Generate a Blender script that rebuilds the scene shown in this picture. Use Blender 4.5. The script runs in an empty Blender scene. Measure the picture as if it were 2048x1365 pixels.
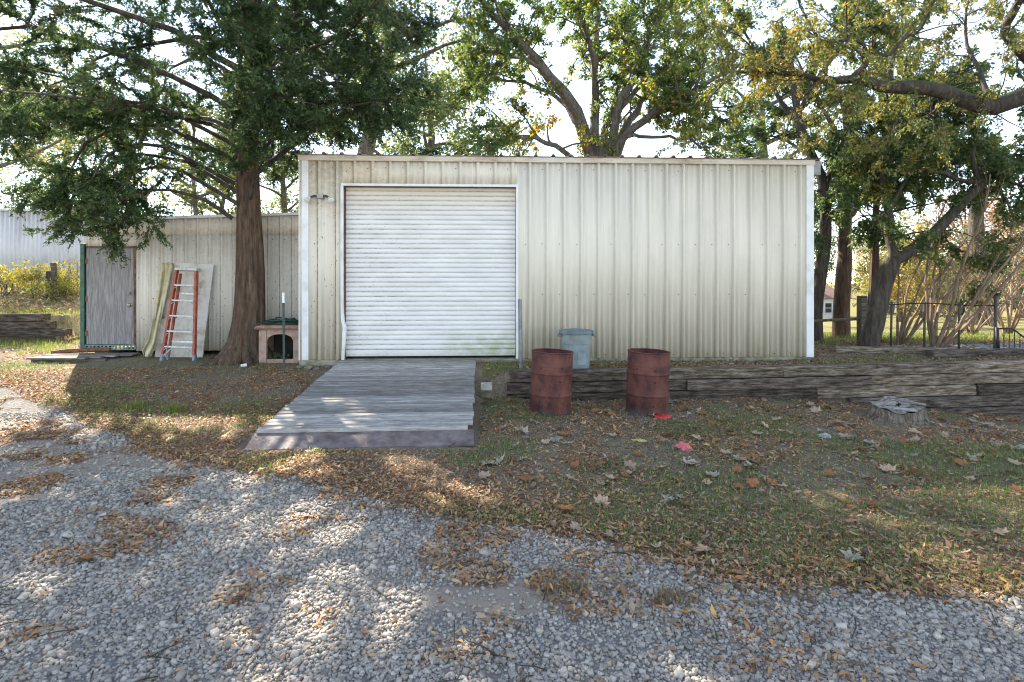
import bpy, bmesh, math, random
import numpy as np
from mathutils import Vector, Matrix, Euler

# ---------------------------------------------------------------- camera
PSI = math.radians(2.4); F = 1060.0; YH = 562.0; CZ = 1.8
SC = bpy.context.scene
COL = SC.collection
cam_d = bpy.data.cameras.new('camera'); cam = bpy.data.objects.new('camera', cam_d); COL.objects.link(cam)
cam.location = (0, 0, CZ); cam.rotation_euler = (math.pi / 2, 0, -PSI)
cam_d.sensor_width = 36.0; cam_d.lens = F / 2048 * 36.0
cam_d.shift_y = -(682.5 - YH) / 2048
cam_d.clip_end = 3000; cam_d.clip_start = 0.05
SC.camera = cam
# ---------------------------------------------------------------- world and sun
SUN_EL = math.radians(34.9); SUN_H = (-0.553, 0.833)     # towards the sun, horizontally
world = bpy.data.worlds.new('World'); SC.world = world; world.use_nodes = True
wn = world.node_tree.nodes; wl = world.node_tree.links
sky = wn.new('ShaderNodeTexSky'); sky.sky_type = 'NISHITA'; sky.sun_disc = False
sky.sun_elevation = SUN_EL; sky.sun_rotation = math.atan2(SUN_H[0], SUN_H[1])
sky.air_density = 1.0; sky.dust_density = 0.0; sky.ozone_density = 1.0; sky.altitude = 100
hsv = wn.new('ShaderNodeHueSaturation'); hsv.inputs['Saturation'].default_value = 0.70
wl.new(sky.outputs[0], hsv.inputs['Color'])
wl.new(hsv.outputs[0], wn['Background'].inputs['Color'])
wn['Background'].inputs['Strength'].default_value = 0.125
sun_d = bpy.data.lights.new('sun', 'SUN'); sun = bpy.data.objects.new('sun', sun_d); COL.objects.link(sun)
sun_d.energy = 4.6; sun_d.angle = math.radians(0.6); sun_d.color = (1.0, 0.89, 0.74)
sdir = Vector((SUN_H[0] * math.cos(SUN_EL), SUN_H[1] * math.cos(SUN_EL), math.sin(SUN_EL)))
sun.rotation_euler = sdir.to_track_quat('Z', 'Y').to_euler()
sun.location = sdir * 60
SC.view_settings.view_transform = 'Standard'; SC.view_settings.look = 'None'
SC.view_settings.exposure = 1.97; SC.view_settings.gamma = 1.0
SC.view_settings.use_curve_mapping = False
SC.render.engine = 'CYCLES'
SC.cycles.use_denoising = True
SC.cycles.filter_width = 1.1
SC.cycles.max_bounces = 6; SC.cycles.diffuse_bounces = 4; SC.cycles.glossy_bounces = 2
SC.cycles.transmission_bounces = 3; SC.cycles.transparent_max_bounces = 4

# ---------------------------------------------------------------- helpers
rng = np.random.default_rng(7)
random.seed(7)
CP, SP = math.cos(PSI), math.sin(PSI)
def at_d(px, py, d):
    """world point seen at a picture position, d metres deep"""
    t = (px - 1024) / F
    return np.array([(t * CP + SP) * d, (CP - t * SP) * d, CZ - (py - YH) / F * d])
def at_y(px, py, Y):
    t = (px - 1024) / F
    return at_d(px, py, Y / (CP - t * SP))
def gp(px, py, z=0.0):
    return at_d(px, py, (CZ - z) * F / (py - YH))

def _hash(ix, iy, seed):
    h = (ix.astype(np.int64) * 374761393 + iy.astype(np.int64) * 668265263 + seed * 974711) & 0x7fffffff
    h = ((h ^ (h >> 13)) * 1274126177) & 0x7fffffff
    return ((h ^ (h >> 16)) & 0xffff) / 65535.0
def vnoise(X, Y, scale, seed=0):
    x = np.asarray(X, float) / scale; y = np.asarray(Y, float) / scale
    ix = np.floor(x); iy = np.floor(y); fx = x - ix; fy = y - iy
    fx = fx * fx * (3 - 2 * fx); fy = fy * fy * (3 - 2 * fy)
    a = _hash(ix, iy, seed); b = _hash(ix + 1, iy, seed); c = _hash(ix, iy + 1, seed); d = _hash(ix + 1, iy + 1, seed)
    return (a * (1 - fx) + b * fx) * (1 - fy) + (c * (1 - fx) + d * fx) * fy
def fbm(X, Y, scale, seed=0, octs=3):
    s = 0; amp = 1; tot = 0
    for o in range(octs):
        s = s + amp * vnoise(X, Y, scale / 2 ** o, seed + o * 17); tot += amp; amp *= 0.5
    return s / tot
def sstep(a, b, x):
    t = np.clip((np.asarray(x, float) - a) / (b - a), 0, 1)
    return t * t * (3 - 2 * t)

def tag(o, label=None, cat=None, group=None, kind=None):
    if label: o['label'] = label
    if cat: o['category'] = cat
    if group: o['group'] = group
    if kind: o['kind'] = kind
    return o
def empty(name, loc=(0, 0, 0), rot=(0, 0, 0), label=None, cat=None, group=None):
    o = bpy.data.objects.new(name, None); COL.objects.link(o)
    o.location = loc; o.rotation_euler = rot; o.empty_display_size = 0.1
    return tag(o, label, cat, group)
def link(name, me, m=None, parent=None, loc=(0, 0, 0), rot=(0, 0, 0)):
    o = bpy.data.objects.new(name, me); COL.objects.link(o)
    o.location = loc; o.rotation_euler = rot
    if m is not None and len(me.materials) == 0: me.materials.append(m)
    if parent is not None: o.parent = parent
    return o
def wchild(name, me, m, parent):
    """mesh made in world coordinates under an unrotated parent"""
    return link(name, me, m, parent, loc=-Vector(parent.location))
def mesh_np(name, V, Fa, smooth=False, col=None):
    """V (n,3), Fa (m,k) same-size faces; col (n,3) point colours"""
    V = np.asarray(V, np.float32); Fa = np.asarray(Fa, np.int32)
    me = bpy.data.meshes.new(name)
    k = Fa.shape[1]
    me.vertices.add(len(V)); me.vertices.foreach_set('co', V.ravel())
    me.loops.add(Fa.size); me.loops.foreach_set('vertex_index', Fa.ravel())
    me.polygons.add(len(Fa)); me.polygons.foreach_set('loop_start', np.arange(0, Fa.size, k, dtype=np.int32))
    if smooth: me.polygons.foreach_set('use_smooth', np.ones(len(Fa), bool))
    if col is not None:
        a = me.color_attributes.new('Col', 'FLOAT_COLOR', 'POINT')
        c = np.ones((len(V), 4), np.float32); c[:, :3] = col
        a.data.foreach_set('color', c.ravel())
    me.update(calc_edges=True)
    return me
class MB:
    """collects boxes, tubes, lathes into one mesh"""
    def __init__(s): s.bm = bmesh.new()
    def box(s, x0, x1, y0, y1, z0, z1, M=None, bevel=0.0):
        r = bmesh.ops.create_cube(s.bm, size=1.0)
        vs = r['verts']
        T = Matrix.Translation(((x0 + x1) / 2, (y0 + y1) / 2, (z0 + z1) / 2)) @ Matrix.Diagonal((x1 - x0, y1 - y0, z1 - z0, 1))
        bmesh.ops.transform(s.bm, matrix=(M @ T if M else T), verts=vs)
        if bevel:
            es = list({e for v in vs for e in v.link_edges})
            bmesh.ops.bevel(s.bm, geom=es, offset=bevel, segments=2, affect='EDGES', profile=0.6)
        return s
    def loft(s, rings, closed=True, cap=True):
        """rings: list of lists of points, same length"""
        R = [[s.bm.verts.new(p) for p in r] for r in rings]
        n = len(R[0])
        for a, b in zip(R, R[1:]):
            for i in range(n if closed else n - 1):
                j = (i + 1) % n
                s.bm.faces.new((a[i], a[j], b[j], b[i]))
        if cap and closed:
            s.bm.faces.new(list(reversed(R[0]))); s.bm.faces.new(R[-1])
        return s
    def tube(s, pts, r, n=8):
        pts = [Vector(p) for p in pts]
        rr = r if isinstance(r, (list, tuple)) else [r] * len(pts)
        rings = []
        up = Vector((0, 0, 1))
        for i, p in enumerate(pts):
            t = (pts[min(i + 1, len(pts) - 1)] - pts[max(i - 1, 0)]).normalized()
            u = t.cross(up) if abs(t.dot(up)) < 0.95 else t.cross(Vector((1, 0, 0)))
            u.normalize(); v = t.cross(u)
            rings.append([p + (u * math.cos(2 * math.pi * k / n) + v * math.sin(2 * math.pi * k / n)) * rr[i] for k in range(n)])
        return s.loft(rings)
    def lathe(s, prof, n=32, c=(0, 0)):
        """prof: list of (r, z); open ends"""
        rings = [[(c[0] + r * math.cos(2 * math.pi * k / n), c[1] + r * math.sin(2 * math.pi * k / n), z) for k in range(n)] for r, z in prof]
        return s.loft(rings, cap=False)
    def mesh(s, name, smooth=False, angle=None):
        bmesh.ops.recalc_face_normals(s.bm, faces=s.bm.faces)
        me = bpy.data.meshes.new(name); s.bm.to_mesh(me); s.bm.free()
        if smooth:
            for p in me.polygons: p.use_smooth = True
            if angle: 
                try: me.set_sharp_from_angle(angle=math.radians(angle))
                except Exception: pass
        return me
def tubes_np(paths, n=6, wob=None):
    """paths: list of (pts (k,3), radii (k)); returns V, F quads"""
    VV, FF = [], []; off = 0
    ang = np.arange(n) * 2 * np.pi / n; ca, sa = np.cos(ang), np.sin(ang)
    for pts, rad in paths:
        pts = np.asarray(pts, float); rad = np.asarray(rad, float); k = len(pts)
        t = np.gradient(pts, axis=0); t /= (np.linalg.norm(t, axis=1, keepdims=True) + 1e-9)
        ref = np.array([0.31, 0.2, 0.93]) if abs(t[0, 2]) < 0.9 else np.array([1.0, 0.1, 0])
        u = np.cross(t, ref); u /= (np.linalg.norm(u, axis=1, keepdims=True) + 1e-9); v = np.cross(t, u)
        rr = rad[:, None] * np.ones((1, n))
        if wob is not None: rr = rr * wob(pts, ang)
        V = pts[:, None, :] + rr[:, :, None] * (u[:, None, :] * ca[None, :, None] + v[:, None, :] * sa[None, :, None])
        VV.append(V.reshape(-1, 3))
        i = np.arange(k - 1)[:, None] * n; j = np.arange(n)[None, :]; j2 = (j + 1) % n
        FF.append(np.stack([i + j, i + j2, i + n + j2, i + n + j], -1).reshape(-1, 4) + off)
        off += k * n
    return np.concatenate(VV), np.concatenate(FF)

# ---------------------------------------------------------------- materials
def newmat(name):
    m = bpy.data.materials.new(name); m.use_nodes = True
    nt = m.node_tree; b = nt.nodes['Principled BSDF']
    return m, nt, b
def N(nt, typ, **kw):
    n = nt.nodes.new(typ)
    for k, v in kw.items():
        if k.startswith('i_'):
            key = k[2:]; key = int(key) if key.isdigit() else key.replace('_', ' ')
            n.inputs[key].default_value = v
        else: setattr(n, k, v)
    return n
def ramp(nt, fac, stops):
    r = nt.nodes.new('ShaderNodeValToRGB')
    e = r.color_ramp.elements
    while len(e) < len(stops): e.new(0.5)
    for el, (p, c) in zip(e, stops):
        el.position = p; el.color = (*c, 1) if len(c) == 3 else c
    nt.links.new(fac, r.inputs[0])
    return r.outputs[0]
def mix(nt, fac, a, b, mode='MIX'):
    m = nt.nodes.new('ShaderNodeMix'); m.data_type = 'RGBA'; m.blend_type = mode
    for idx, v in ((0, fac), (6, a), (7, b)):
        if isinstance(v, (int, float)): m.inputs[idx].default_value = v
        elif isinstance(v, tuple): m.inputs[idx].default_value = (*v, 1) if len(v) == 3 else v
        else: nt.links.new(v, m.inputs[idx])
    return m.outputs[2]
def math_(nt, op, a, b=None, c=None, clamp=False):
    m = nt.nodes.new('ShaderNodeMath'); m.operation = op; m.use_clamp = clamp
    for i, v in enumerate((a, b, c)):
        if v is None: continue
        if isinstance(v, (int, float)): m.inputs[i].default_value = v
        else: nt.links.new(v, m.inputs[i])
    return m.outputs[0]
def maprange(nt, v, a, b, c=0.0, d=1.0, smooth=True):
    m = nt.nodes.new('ShaderNodeMapRange'); m.interpolation_type = 'SMOOTHSTEP' if smooth else 'LINEAR'
    nt.links.new(v, m.inputs[0])
    for i, x in zip((1, 2, 3, 4), (a, b, c, d)): m.inputs[i].default_value = x
    return m.outputs[0]
def coords(nt, kind='world', scale=(1, 1, 1), loc=(0, 0, 0)):
    if kind == 'world': src = nt.nodes.new('ShaderNodeNewGeometry').outputs['Position']
    else: src = nt.nodes.new('ShaderNodeTexCoord').outputs['Object']
    mp = nt.nodes.new('ShaderNodeMapping'); mp.inputs['Scale'].default_value = scale; mp.inputs['Location'].default_value = loc
    nt.links.new(src, mp.inputs[0]); return mp.outputs[0]
def noise(nt, vec, scale, detail=4, rough=0.6):
    n = N(nt, 'ShaderNodeTexNoise', i_Scale=scale, i_Detail=detail, i_Roughness=rough)
    nt.links.new(vec, n.inputs['Vector']); return n.outputs['Fac']
def bump(nt, b, h, strength=0.3, dist=0.01):
    bp = N(nt, 'ShaderNodeBump', i_Strength=strength, i_Distance=dist)
    nt.links.new(h, bp.inputs['Height']); nt.links.new(bp.outputs[0], b.inputs['Normal'])
def objrand(nt):
    return nt.nodes.new('ShaderNodeObjectInfo').outputs['Random']
def plain(name, base, dark=None, light=None, scale=8, rough=0.6, metal=0.0, bumps=0.15, kind='obj', stretch=(1, 1, 1), spec=0.4, perobj=0.0):
    m, nt, b = newmat(name)
    v = coords(nt, kind, stretch)
    n1 = noise(nt, v, scale, 6, 0.65)
    dark = dark or tuple(x * 0.65 for x in base); light = light or tuple(min(1, x * 1.25) for x in base)
    c = ramp(nt, n1, [(0.32, dark), (0.5, base), (0.70, light)])
    if perobj:
        c = mix(nt, 1.0, c, ramp(nt, objrand(nt), [(0, (1 - perobj,) * 3), (1, (1 + perobj * 0.4,) * 3)]), 'MULTIPLY')
    nt.links.new(c, b.inputs['Base Color'])
    n2 = noise(nt, v, scale * 6, 4)
    nt.links.new(maprange(nt, n2, 0.2, 0.8, max(0, rough - 0.12), min(1, rough + 0.12)), b.inputs['Roughness'])
    b.inputs['Metallic'].default_value = metal; b.inputs['Specular IOR Level'].default_value = spec
    if bumps: bump(nt, b, n2, bumps, 0.01)
    return m

def sidingmat(name, base, x0, pitch, rust_l, rust_r, ztop, dirt=0.5, wsc=1.0, whitestreak=0.0):
    """painted sheet metal: rust and dirt along the ribs, lichen specks, algae at the foot"""
    m, nt, b = newmat(name)
    w = coords(nt, 'world')
    sep = N(nt, 'ShaderNodeSeparateXYZ'); nt.links.new(w, sep.inputs[0]); X, Y, Z = sep.outputs
    n_big = noise(nt, coords(nt, 'world', (1.2, 1.2, 0.35)), 1.6, 4)
    streak = noise(nt, coords(nt, 'world', (30, 30, 0.8)), 1.0, 3)
    c = mix(nt, maprange(nt, n_big, 0.3, 0.75), tuple(x * 0.90 for x in base), tuple(min(1, x * 1.06) for x in base))
    c = mix(nt, maprange(nt, streak, 0.35, 0.75, 0.0, 0.22), c, tuple(x * 0.72 for x in base))
    # rust along the left foot of every rib
    fr = math_(nt, 'FRACT', math_(nt, 'DIVIDE', math_(nt, 'SUBTRACT', X, x0 - pitch * 0.5), pitch))
    d = math_(nt, 'ABSOLUTE', math_(nt, 'SUBTRACT', fr, 0.5 - 0.085))
    line = maprange(nt, d, 0.015, 0.075, 1.0, 0.0)
    side = maprange(nt, X, rust_l, rust_r, 1.0, 0.0)
    nz = noise(nt, coords(nt, 'world', (3, 3, 4.5)), 3.5, 5, 0.7)
    nfine = noise(nt, w, 38, 4, 0.7)
    c = mix(nt, math_(nt, 'MULTIPLY', math_(nt, 'MULTIPLY', line, math_(nt, 'MULTIPLY_ADD', side, 0.55, 0.45)), maprange(nt, nz, 0.25, 0.7, 0.35, 0.6)), c, (base[0] * 0.42, base[1] * 0.38, base[2] * 0.32))
    rust = math_(nt, 'MULTIPLY', math_(nt, 'MULTIPLY', line, side), maprange(nt, nz, 0.32, 0.55))
    c = mix(nt, math_(nt, 'MULTIPLY', rust, 0.9), c, ramp(nt, nfine, [(0.3, (0.09, 0.045, 0.02)), (0.7, (0.30, 0.17, 0.07))]))
    # brownish wash at top left
    wash = math_(nt, 'MULTIPLY', math_(nt, 'MULTIPLY', side, maprange(nt, Z, ztop - 2.2, ztop)), maprange(nt, nz, 0.3, 0.75))
    c = mix(nt, math_(nt, 'MULTIPLY', wash, dirt), c, (base[0] * 0.72, base[1] * 0.56, base[2] * 0.36))
    # specks
    vo = N(nt, 'ShaderNodeTexVoronoi', i_Scale=17.0); nt.links.new(coords(nt, 'world', (1, 1, 0.8)), vo.inputs['Vector'])
    sp = math_(nt, 'MULTIPLY', maprange(nt, vo.outputs['Distance'], 0.10, 0.2, 1, 0), math_(nt, 'GREATER_THAN', noise(nt, w, 9, 2), 0.52))
    sp = math_(nt, 'MULTIPLY', sp, math_(nt, 'MULTIPLY_ADD', side, 0.8, 0.06))
    c = mix(nt, sp, c, (0.10, 0.08, 0.055))
    # algae near the foot
    alg = math_(nt, 'MULTIPLY', maprange(nt, Z, 0.4, 1.1, 1, 0), maprange(nt, noise(nt, coords(nt, 'world', (2.2, 2.2, 1.0)), 1.7, 4), 0.42, 0.7))
    c = mix(nt, math_(nt, 'MULTIPLY', alg, 0.26), c, (0.33, 0.36, 0.17))
    foot = maprange(nt, Z, 0.4, 0.62, 0.35, 0.0)
    c = mix(nt, foot, c, (base[0] * 0.75, base[1] * 0.68, base[2] * 0.5))
    nt.links.new(c, b.inputs['Base Color'])
    nt.links.new(maprange(nt, nz, 0.3, 0.8, 0.5, 0.75), b.inputs['Roughness'])
    b.inputs['Specular IOR Level'].default_value = 0.35
    bump(nt, b, noise(nt, coords(nt, 'world', (1, 1, 0.3)), 2.5, 3), 0.12, 0.02)
    return m

M = {}
M['siding'] = sidingmat('cream_painted_steel', (0.735, 0.67, 0.55), -3.006, 0.3105, -2.9, -0.6, 4.0, 0.75)
M['siding_left'] = sidingmat('white_painted_steel', (0.71, 0.67, 0.585), -7.098, 0.229, 0.0, 30.0, 3.1, 0.45)
M['trim_white'] = plain('white_trim_paint', (0.74, 0.74, 0.735), (0.58, 0.57, 0.53), (0.80, 0.80, 0.79), 3, 0.5, kind='world', bumps=0.05)
M['trim_cream'] = plain('cream_trim_paint', (0.60, 0.53, 0.42), (0.36, 0.26, 0.17), (0.68, 0.63, 0.54), 2.5, 0.5, kind='world', stretch=(0.6, 1, 2), bumps=0.08)
M['jamb_brown'] = plain('rusty_door_jamb', (0.13, 0.06, 0.045), (0.06, 0.03, 0.022), (0.24, 0.12, 0.08), 9, 0.8, kind='world')
M['concrete'] = plain('mossy_concrete', (0.27, 0.25, 0.18), (0.11, 0.11, 0.055), (0.40, 0.38, 0.30), 5, 0.9, kind='world', bumps=0.5)
M['roof_metal'] = plain('weathered_roof_steel', (0.30, 0.25, 0.21), (0.13, 0.08, 0.05), (0.46, 0.43, 0.40), 4, 0.5, metal=0.5, kind='world')
M['gutter_grey'] = plain('grey_gutter', (0.32, 0.31, 0.32), None, None, 6, 0.6)
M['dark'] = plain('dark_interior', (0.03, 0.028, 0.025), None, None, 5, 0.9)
M['galv'] = plain('galvanised_steel', (0.22, 0.235, 0.245), (0.13, 0.14, 0.15), (0.32, 0.335, 0.345), 9, 0.5, metal=0.5)
M['galv_old'] = plain('dull_fence_steel', (0.09, 0.085, 0.08), None, None, 9, 0.7, metal=0.3)
M['lamp_white'] = plain('white_lamp_glass', (0.75, 0.74, 0.70), (0.45, 0.40, 0.32), (0.8, 0.8, 0.78), 14, 0.35)
M['lamp_bronze'] = plain('dark_lamp_arm', (0.07, 0.06, 0.05), None, None, 20, 0.6)
M['box_grey'] = plain('grey_junction_box', (0.36, 0.35, 0.33), None, None, 12, 0.6)
def doormat(name):
    m, nt, b = newmat(name)
    w = coords(nt, 'world'); sep = N(nt, 'ShaderNodeSeparateXYZ'); nt.links.new(w, sep.inputs[0]); X, Y, Z = sep.outputs
    n1 = noise(nt, coords(nt, 'world', (0.7, 1, 3)), 2.2, 5)
    c = mix(nt, maprange(nt, n1, 0.3, 0.75), (0.70, 0.68, 0.645), (0.81, 0.79, 0.755))
    fr = math_(nt, 'FRACT', math_(nt, 'DIVIDE', math_(nt, 'SUBTRACT', Z, 0.56), 0.0865))
    low = maprange(nt, fr, 0.02, 0.30, 1, 0)
    hi = maprange(nt, X, -2.6, -0.4, 1.0, 0.25)
    top = maprange(nt, Z, 2.9, 3.4)
    nz = noise(nt, coords(nt, 'world', (5, 5, 9)), 2.0, 5, 0.72)
    g = math_(nt, 'MULTIPLY', low, maprange(nt, nz, 0.42, 0.66))
    g = math_(nt, 'MULTIPLY', g, math_(nt, 'MAXIMUM', hi, top))
    c = mix(nt, math_(nt, 'MULTIPLY', g, 0.75), c, (0.22, 0.18, 0.12))
    c = mix(nt, math_(nt, 'MULTIPLY', top, 0.42), c, (0.62, 0.50, 0.32))
    vo = N(nt, 'ShaderNodeTexVoronoi', i_Scale=15.0); nt.links.new(w, vo.inputs['Vector'])
    sp = math_(nt, 'MULTIPLY', maprange(nt, vo.outputs['Distance'], 0.06, 0.16, 1, 0), math_(nt, 'GREATER_THAN', noise(nt, w, 8, 2), 0.56))
    c = mix(nt, math_(nt, 'MULTIPLY', sp, math_(nt, 'MULTIPLY', hi, 0.8)), c, (0.13, 0.11, 0.08))
    al = math_(nt, 'MULTIPLY', maprange(nt, Z, 0.5, 1.05, 1, 0), maprange(nt, X, -1.3, -0.1))
    al = math_(nt, 'MULTIPLY', al, maprange(nt, noise(nt, coords(nt, 'world', (2, 2, 3)), 2.4, 5), 0.3, 0.6))
    al = math_(nt, 'MULTIPLY', al, math_(nt, 'MULTIPLY_ADD', low, 0.45, 0.6))
    c = mix(nt, math_(nt, 'MULTIPLY', al, 0.85), c, (0.26, 0.31, 0.06))
    c = mix(nt, maprange(nt, Z, 0.42, 0.57, 0.45, 0.0), c, (0.42, 0.40, 0.34))
    nt.links.new(c, b.inputs['Base Color']); b.inputs['Roughness'].default_value = 0.5; b.inputs['Specular IOR Level'].default_value = 0.35
    bump(nt, b, nz, 0.06, 0.01)
    return m
M['roller'] = doormat('white_roller_door_paint')

def woodmat(name, base, dark, light, axis='X', rough=0.85, grain=1.0, perobj=0.25, stain=None, kind='obj', bumps=0.5):
    """weathered wood with grain along an axis"""
    m, nt, b = newmat(name)
    st = {'X': (1.7, 14, 14), 'Z': (14, 14, 0.9), 'Y': (14, 0.9, 14)}[axis]
    v = coords(nt, kind, st)
    oi = objrand(nt)
    add = N(nt, 'ShaderNodeVectorMath', operation='ADD'); nt.links.new(v, add.inputs[0])
    cmb = N(nt, 'ShaderNodeCombineXYZ')
    for i in range(3): nt.links.new(math_(nt, 'MULTIPLY', oi, 61.0 + i * 23), cmb.inputs[i])
    nt.links.new(cmb.outputs[0], add.inputs[1]); v = add.outputs[0]
    n1 = noise(nt, v, 2.2 * grain, 6, 0.7); n2 = noise(nt, v, 7 * grain, 4, 0.7)
    c = ramp(nt, n1, [(0.36, dark), (0.5, base), (0.64, light)])
    c = mix(nt, maprange(nt, n2, 0.54, 0.66, 0, 0.7), c, dark)
    if stain:
        n3 = noise(nt, coords(nt, 'world', (0.8, 1.6, 1.0)), 2.3, 4)
        c = mix(nt, maprange(nt, n3, 0.55, 0.72, 0, 0.7), c, stain)
    if perobj:
        c = mix(nt, 1.0, c, ramp(nt, oi, [(0, (1 - perobj,) * 3), (1, (1 + perobj * 0.5,) * 3)]), 'MULTIPLY')
    nt.links.new(c, b.inputs['Base Color']); b.inputs['Roughness'].default_value = rough
    b.inputs['Specular IOR Level'].default_value = 0.25
    bump(nt, b, n2, bumps, 0.012)
    return m
M['ramp_wood'] = woodmat('grey_weathered_plank', (0.33, 0.31, 0.285), (0.19, 0.175, 0.16), (0.42, 0.40, 0.37), 'X', perobj=0.42, stain=(0.19, 0.145, 0.11))
M['tie'] = woodmat('weathered_railroad_tie', (0.20, 0.15, 0.108), (0.04, 0.028, 0.02), (0.40, 0.335, 0.26), 'X', perobj=0.3, stain=(0.10, 0.10, 0.055), bumps=0.9)
M['tie_dark'] = woodmat('creosote_tie', (0.10, 0.075, 0.058), (0.024, 0.018, 0.014), (0.21, 0.17, 0.135), 'X', perobj=0.3, bumps=0.9)
M['plywood'] = woodmat('grey_plywood_door', (0.235, 0.225, 0.225), (0.15, 0.14, 0.135), (0.33, 0.315, 0.30), 'Z', grain=1.6, perobj=0, bumps=0.15)
M['stump_wood'] = woodmat('silvered_stump', (0.25, 0.225, 0.20), (0.05, 0.04, 0.033), (0.42, 0.39, 0.36), 'X', perobj=0, bumps=1.0)
M['stump_side'] = woodmat('stump_bark', (0.15, 0.12, 0.09), (0.05, 0.04, 0.03), (0.28, 0.24, 0.19), 'Z', perobj=0, bumps=0.9)
M['deck'] = woodmat('platform_board', (0.20, 0.17, 0.14), (0.08, 0.065, 0.05), (0.36, 0.33, 0.29), 'X', perobj=0.25)
M['post_wood'] = woodmat('fence_post_wood', (0.14, 0.11, 0.085), (0.05, 0.04, 0.03), (0.24, 0.2, 0.16), 'Z', perobj=0.2)
M['green_steel'] = plain('green_painted_steel', (0.035, 0.10, 0.07), (0.02, 0.05, 0.035), (0.06, 0.15, 0.11), 12, 0.5)
M['green_pale'] = plain('faded_green_steel', (0.11, 0.21, 0.165), (0.06, 0.12, 0.09), (0.2, 0.3, 0.25), 14, 0.6)
M['rust'] = plain('rusty_iron', (0.16, 0.07, 0.035), (0.06, 0.03, 0.02), (0.30, 0.15, 0.07), 20, 0.85)
M['brass'] = plain('tarnished_knob', (0.42, 0.38, 0.28), None, None, 30, 0.35, metal=0.8)
M['panel_paint'] = plain('dirty_white_door_slab', (0.60, 0.565, 0.51), (0.34, 0.25, 0.17), (0.70, 0.68, 0.65), 3.2, 0.6)
M['fiberglass'] = plain('orange_fibreglass', (0.36, 0.085, 0.045), (0.24, 0.055, 0.03), (0.45, 0.14, 0.09), 10, 0.5)
M['alum'] = plain('aluminium', (0.52, 0.53, 0.54), (0.30, 0.29, 0.27), (0.65, 0.66, 0.67), 25, 0.4, metal=0.6)
M['step_alum'] = plain('painted_ladder_step', (0.55, 0.55, 0.55), (0.33, 0.31, 0.28), (0.66, 0.67, 0.68), 25, 0.5, metal=0.2)
M['foot_grey'] = plain('grey_ladder_foot', (0.24, 0.27, 0.30), None, None, 25, 0.6)
M['cloth'] = plain('pale_yellow_cloth', (0.55, 0.50, 0.33), (0.42, 0.37, 0.22), (0.62, 0.58, 0.42), 7, 0.9, spec=0.1)
M['kennel'] = plain('tan_kennel_plastic', (0.36, 0.245, 0.19), (0.24, 0.15, 0.11), (0.44, 0.32, 0.26), 7, 0.55)
M['kennel_roof'] = plain('brown_kennel_roof', (0.30, 0.165, 0.12), (0.16, 0.09, 0.06), (0.38, 0.23, 0.18), 7, 0.55)
M['hose'] = plain('dark_green_hose', (0.02, 0.05, 0.035), (0.012, 0.03, 0.02), (0.05, 0.09, 0.07), 25, 0.45)
M['tpost'] = plain('dark_green_post', (0.045, 0.075, 0.07), (0.03, 0.045, 0.04), (0.08, 0.11, 0.10), 25, 0.6)
M['white'] = plain('white_paint', (0.80, 0.80, 0.80), (0.65, 0.65, 0.63), (0.84, 0.84, 0.84), 25, 0.5)
M['bin'] = plain('grey_bin_plastic', (0.26, 0.31, 0.315), (0.19, 0.205, 0.19), (0.31, 0.37, 0.385), 2.6, 0.55, bumps=0.05)
M['bin_lid'] = plain('blue_grey_lid', (0.135, 0.18, 0.20), (0.09, 0.12, 0.135), (0.18, 0.23, 0.255), 6, 0.5, bumps=0.05)
M['brick_pale'] = plain('pale_concrete_block', (0.42, 0.38, 0.32), (0.26, 0.23, 0.19), (0.52, 0.48, 0.42), 12, 0.9, bumps=0.5)
M['rubble'] = plain('brown_stone_rubble', (0.16, 0.125, 0.085), (0.07, 0.055, 0.035), (0.26, 0.215, 0.15), 9, 0.95, bumps=0.7)
M['steel_plate'] = plain('ramp_lip_steel', (0.165, 0.13, 0.125), (0.09, 0.065, 0.06), (0.25, 0.205, 0.195), 6, 0.7, kind='world', bumps=0.2)
M['black_iron'] = plain('black_iron', (0.015, 0.015, 0.016), None, None, 20, 0.5)
M['red_plastic'] = plain('red_plastic', (0.55, 0.035, 0.03), (0.35, 0.02, 0.02), (0.62, 0.10, 0.08), 14, 0.5)
M['pink_rag'] = plain('faded_red_scrap', (0.58, 0.14, 0.15), (0.45, 0.08, 0.09), (0.66, 0.26, 0.26), 20, 0.8)
M['yellow_chip'] = plain('yellow_scrap', (0.46, 0.38, 0.10), (0.34, 0.27, 0.06), (0.55, 0.48, 0.2), 20, 0.7)
M['stone_pale'] = plain('pale_stone', (0.34, 0.34, 0.35), (0.22, 0.22, 0.22), (0.46, 0.46, 0.47), 9, 0.9)
M['house_white'] = plain('white_house_wall', (0.78, 0.78, 0.80), (0.70, 0.70, 0.72), (0.82, 0.82, 0.83), 2, 0.7)
M['house_roof'] = plain('brown_shingle_roof', (0.24, 0.15, 0.125), None, None, 3, 0.9)
M['glass_dark'] = plain('dark_window_glass', (0.03, 0.035, 0.04), None, None, 3, 0.1, bumps=0)
M['left_steel'] = plain('lilac_white_steel', (0.62, 0.60, 0.62), (0.50, 0.47, 0.48), (0.70, 0.69, 0.71), 1.5, 0.5, kind='world', stretch=(1, 1, 0.3), bumps=0.05)
M['asphalt'] = plain('pale_driveway', (0.24, 0.24, 0.25), (0.17, 0.17, 0.17), (0.32, 0.32, 0.33), 5, 0.9, kind='world')

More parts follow.
